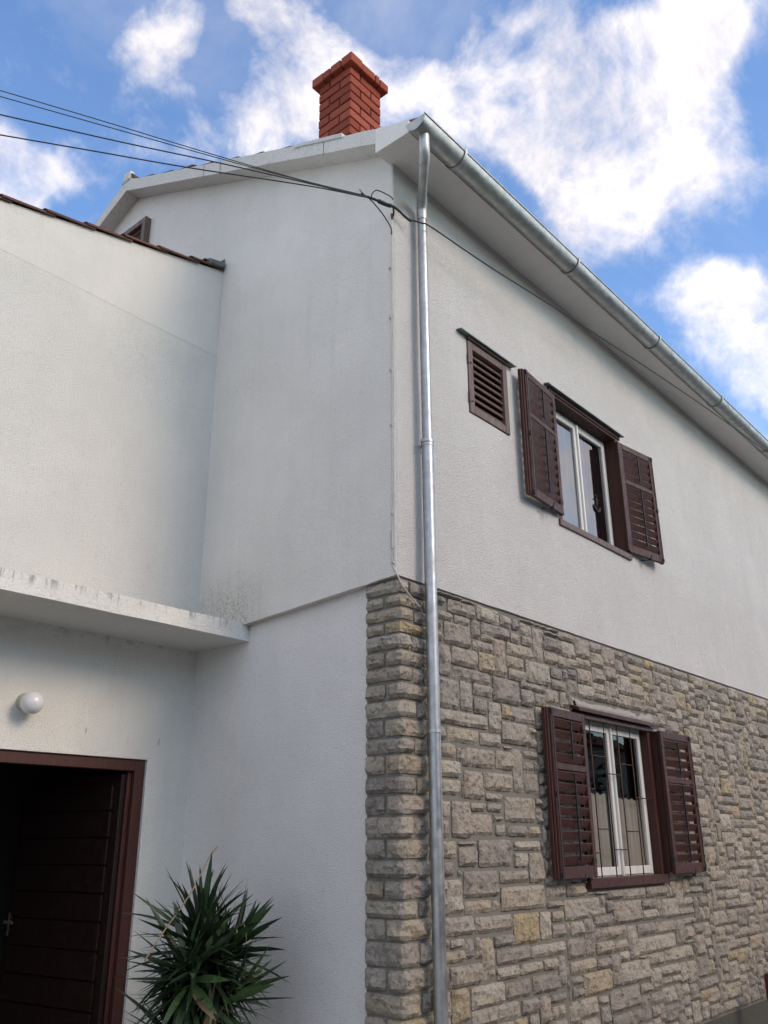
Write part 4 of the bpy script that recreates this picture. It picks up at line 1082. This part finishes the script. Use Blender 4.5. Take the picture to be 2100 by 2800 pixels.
def head(c, n, rmin, axis=(0, 0, 1), emax=88, emin=-62, dry=0., sc_=1.0, young=0.):
    qa = Vector((0, 0, 1)).rotation_difference(Vector(axis))
    for i in range(n):
        f = (i+.5)/n; el = R(emax+(emin-emax)*f**.85 + ry.uniform(-9, 9)); az = i*2.399+ry.uniform(-.35, .35)
        if c[2] < .78 and math.cos(el)*(-math.cos(az)*.67-math.sin(az)*.74) > .25 and el < R(45): az += math.pi*.6   # keep the stem in view
        me = ry.choice(LEAFS)[1 if ry.random() < dry*f else (3 if ry.random() < young else 0)]
        o = ob('leaf', me, yu)
        d = Vector((math.cos(el)*math.cos(az), math.cos(el)*math.sin(az), math.sin(el))); d = qa @ d
        zz = (qa @ Vector((-math.sin(el)*math.cos(az), -math.sin(el)*math.sin(az), math.cos(el))))
        yy = zz.cross(d).normalized()
        mm = Matrix((d, yy, zz)).transposed()
        o.rotation_euler = (mm @ Matrix.Rotation(ry.uniform(-.5, .5), 3, 'X')).to_euler()
        s_ = ry.uniform(.82, 1.12)*sc_*(1.0-.22*max(0, math.sin(el))**2); o.scale = (s_, s_*1.15, s_)
        base = Vector(c) + (qa @ Vector((0, 0, 1)))*(.10*(1-2*f)) + d*rmin
        o.location = base - Vector((YX, YY, GZ_))
head((-.62, 1.06, 1.01), 108, .06, (.05, 0, 1), dry=.03)
head((-.50, .98, .95), 52, .04, (.55, -.2, .75), 85, -25)
head((-.74, .98, .84), 70, .04, (-.35, -.15, 1), 75, -60, dry=.08)
head((-.60, .88, .72), 40, .02, (.80, -.25, .50), 80, 0, young=.6)
head((-.76, 1.08, .54), 28, .03, (-.2, 0, 1), 50, -50, dry=.25)
# the inner leaves, too many to tell apart
q = MB()
for c, n in (((-.62, 1.04, .97), 150), ((-.54, .98, .88), 90), ((-.70, 1.0, .78), 120), ((-.64, .95, .66), 90), ((-.74, 1.06, .52), 70)):
    for i in range(n):
        az, el = ry.uniform(0, 6.283), R(ry.uniform(-55, 85)); d = Vector((math.cos(el)*math.cos(az), math.cos(el)*math.sin(az), math.sin(el)))
        d = d if c[2] > .8 or d.dot(Vector((-.67, -.74, 0))) < .2 else Vector((-d.x, -d.y, d.z)); side = d.cross(Vector((0, 0, 1))).normalized(); L = ry.uniform(.26, .44); w_ = ry.uniform(.014, .02)
        p = Vector(c) - Vector((YX, YY, GZ_)) + d*.03; dn = Vector((0, 0, -L*ry.uniform(.02, .18)))
        q.add([p-side*w_*.7, p+side*w_*.7, p+d*L*.5+side*w_+dn*.3, p+d*L*.5-side*w_+dn*.3, p+d*L+dn], [(0, 1, 2, 3), (3, 2, 4)])
tag(q.build('inner_leaves', M_leaf, yu), kind='stuff')
q = MB()
q.tube(spline([(-.02, 0, 0), (-.01, -.02, .3), (.02, -.08, .58), (.03, -.13, .74), (.03, -.1, .84)]), [.045-.0006*i for i in range(33)], 12)
q.tube(spline([(.0, .0, .1), (-.03, .01, .5), (.02, .0, .9), (.04, .0, 1.16)]), .028, 10); q.tube(spline([(-.02, 0, .1), (-.06, -.02, .45), (-.05, -.05, .84)]), .026, 10)
q.tube(spline([(-.05, -.05, .15), (-.12, -.17, .32), (-.155, -.245, .48), (-.12, -.24, .60), (-.03, -.19, .70)]), .027, 10)
q.v = [(a, b, c-GZ_ if c > .05 else c) for a, b, c in q.v]
tr = q.build('trunk', M_dry, yu, smooth=True)
for k in range(6):          # papery sheaths on the stem
    o = ob('leaf', LEAFS[k][1], yu); a = -2.2+k*.45
    o.location = (-.15+.026*math.cos(a), -.24+.026*math.sin(a), .44+.025*k-GZ_); o.rotation_euler = (0, -1.35, a); o.scale = (.62, 1.3, .62)
q = MB(); q.tube(spline([(-.47, -.12, 1.0), (-.33, -.08, 1.13), (-.12, -.04, 1.33), (.03, 0, 1.52), (.11, .02, 1.585)]), .0045, 6); q.v = [(a, b, c-GZ_) for a, b, c in q.v]; q.build('flower_stalk', M_dry, yu, smooth=True)
for p, e, a, s_ in (((.12, -.25, 1.22), 1.25, -.7, .36), ((.10, -.27, 1.25), 1.15, -1.1, .3), ((-.10, -.3, 1.03), 1.2, -.9, .26), ((-.08, -.3, .98), 1.35, -.6, .26), ((.06, -.26, 1.22), 1.3, -1.7, .2)):
    o = ob('leaf', LEAFS[3][2], yu); o.location = (p[0], p[1], p[2]-GZ_-.08); o.rotation_euler = (0, e, a); o.scale = (s_, s_*1.3, s_)

# ------------------------------------------------------------------ post at the right edge
po = empty('bollard', (5.105, -.30, GZ_)); tag(po, 'pale grey post with a dark red cap standing against the stone wall', 'post')
q = MB(); q.tube([(0, 0, 0), (0, 0, .44)], .055, 16); smooth_angle(q.build('post', metal('grey post paint', (.22, .25, .24), (.30, .33, .32), .6, 0), po), 40)
q = MB(); q.tube([(0, 0, .44), (0, 0, .65), (0, 0, .68)], [.058, .058, .04], 16); smooth_angle(q.build('cap', metal('dark red paint', (.12, .008, .015), (.16, .012, .02), .5, 0), po), 40)

# ------------------------------------------------------------------ across the lane: mirrored trees, and an unseen house added to shade the ground floor
opp = empty('unseen_shade_house', (9, -9.5, GZ_)); tag(opp, 'unseen beige house across the lane, added to shade walls and darken panes', 'house')
q = MB(); q.box((-19, -8, 0), (15, 0, 4.6)); q.build('wall', plaster('beige render', (.34, .31, .26), .6, .4), opp)
q = MB(); q.hexa([(-19.4, -8.4, 4.61), (15.4, -8.4, 4.61), (15.4, .4, 4.61), (-19.4, .4, 4.61), (-19.4, -4.1, 6.3), (15.4, -4.1, 6.3), (15.4, -3.9, 6.3), (-19.4, -3.9, 6.3)]); q.build('roof', M_tile, opp)
for x in (-16, -12, -8.5, -4.5, 0, 4, 8.5):
    q = MB(); q.box((x-.6, .002, 1), (x+.6, .03, 2.5)); wq = q.build('window', M_frame, opp); q = MB(); q.box((x-.52, .031, 1.08), (x+.52, .034, 2.42)); q.build('pane', M_dark, wq)
M_tree = leaf_mat('tree leaf', (.014, .03, .012), (.03, .055, .02), (.05, .085, .03))
M_bark = plaster('bark', (.10, .08, .06), 1, .5)
def tree(x, y, h, r, lab, seed):
    t = empty('tree', (x, y, GZ_)); tag(t, lab, 'tree')
    rr = random.Random(seed); q = MB(); q.tube([(0, 0, 0), (.05, .02, h*.4), (0, .1, h*.8)], [.17, .12, .04], 8)
    for k in range(7): a = rr.uniform(0, 6.3); q.tube([(0, 0, h*(.35+.06*k)), (math.cos(a)*r*.7, math.sin(a)*r*.7, h*(.5+.06*k))], [.06, .015], 6)
    q.build('trunk', M_bark, t, smooth=True)
    q = MB(); bl = [(rr.gauss(0, r*.45), rr.gauss(0, r*.45), h*rr.uniform(.42, .98), rr.uniform(.35, .7)) for _ in range(26)]
    for _ in range(5200):
        a, b, c, s = rr.choice(bl); p = Vector((a+rr.gauss(0, s*.55), b+rr.gauss(0, s*.55), c+rr.gauss(0, s*.45)))
        u = Vector((rr.gauss(0, 1), rr.gauss(0, 1), rr.gauss(0, 1))).normalized()*rr.uniform(.05, .10); v = u.cross(Vector((rr.gauss(0, 1), rr.gauss(0, 1), rr.gauss(0, 1)))).normalized()*.04
        q.add([p-u, p+v, p+u, p-v], [(0, 1, 2, 3)])
    cr_ = q.build('crown', M_tree, t); cr_['kind'] = 'stuff'
tree(10.6, -7.4, 4.4, 1.6, 'bushy green tree across the lane in front of the beige house', 1)
tree(14.2, -8.0, 5.2, 1.9, 'tall spreading tree at the far end of the lane', 2)
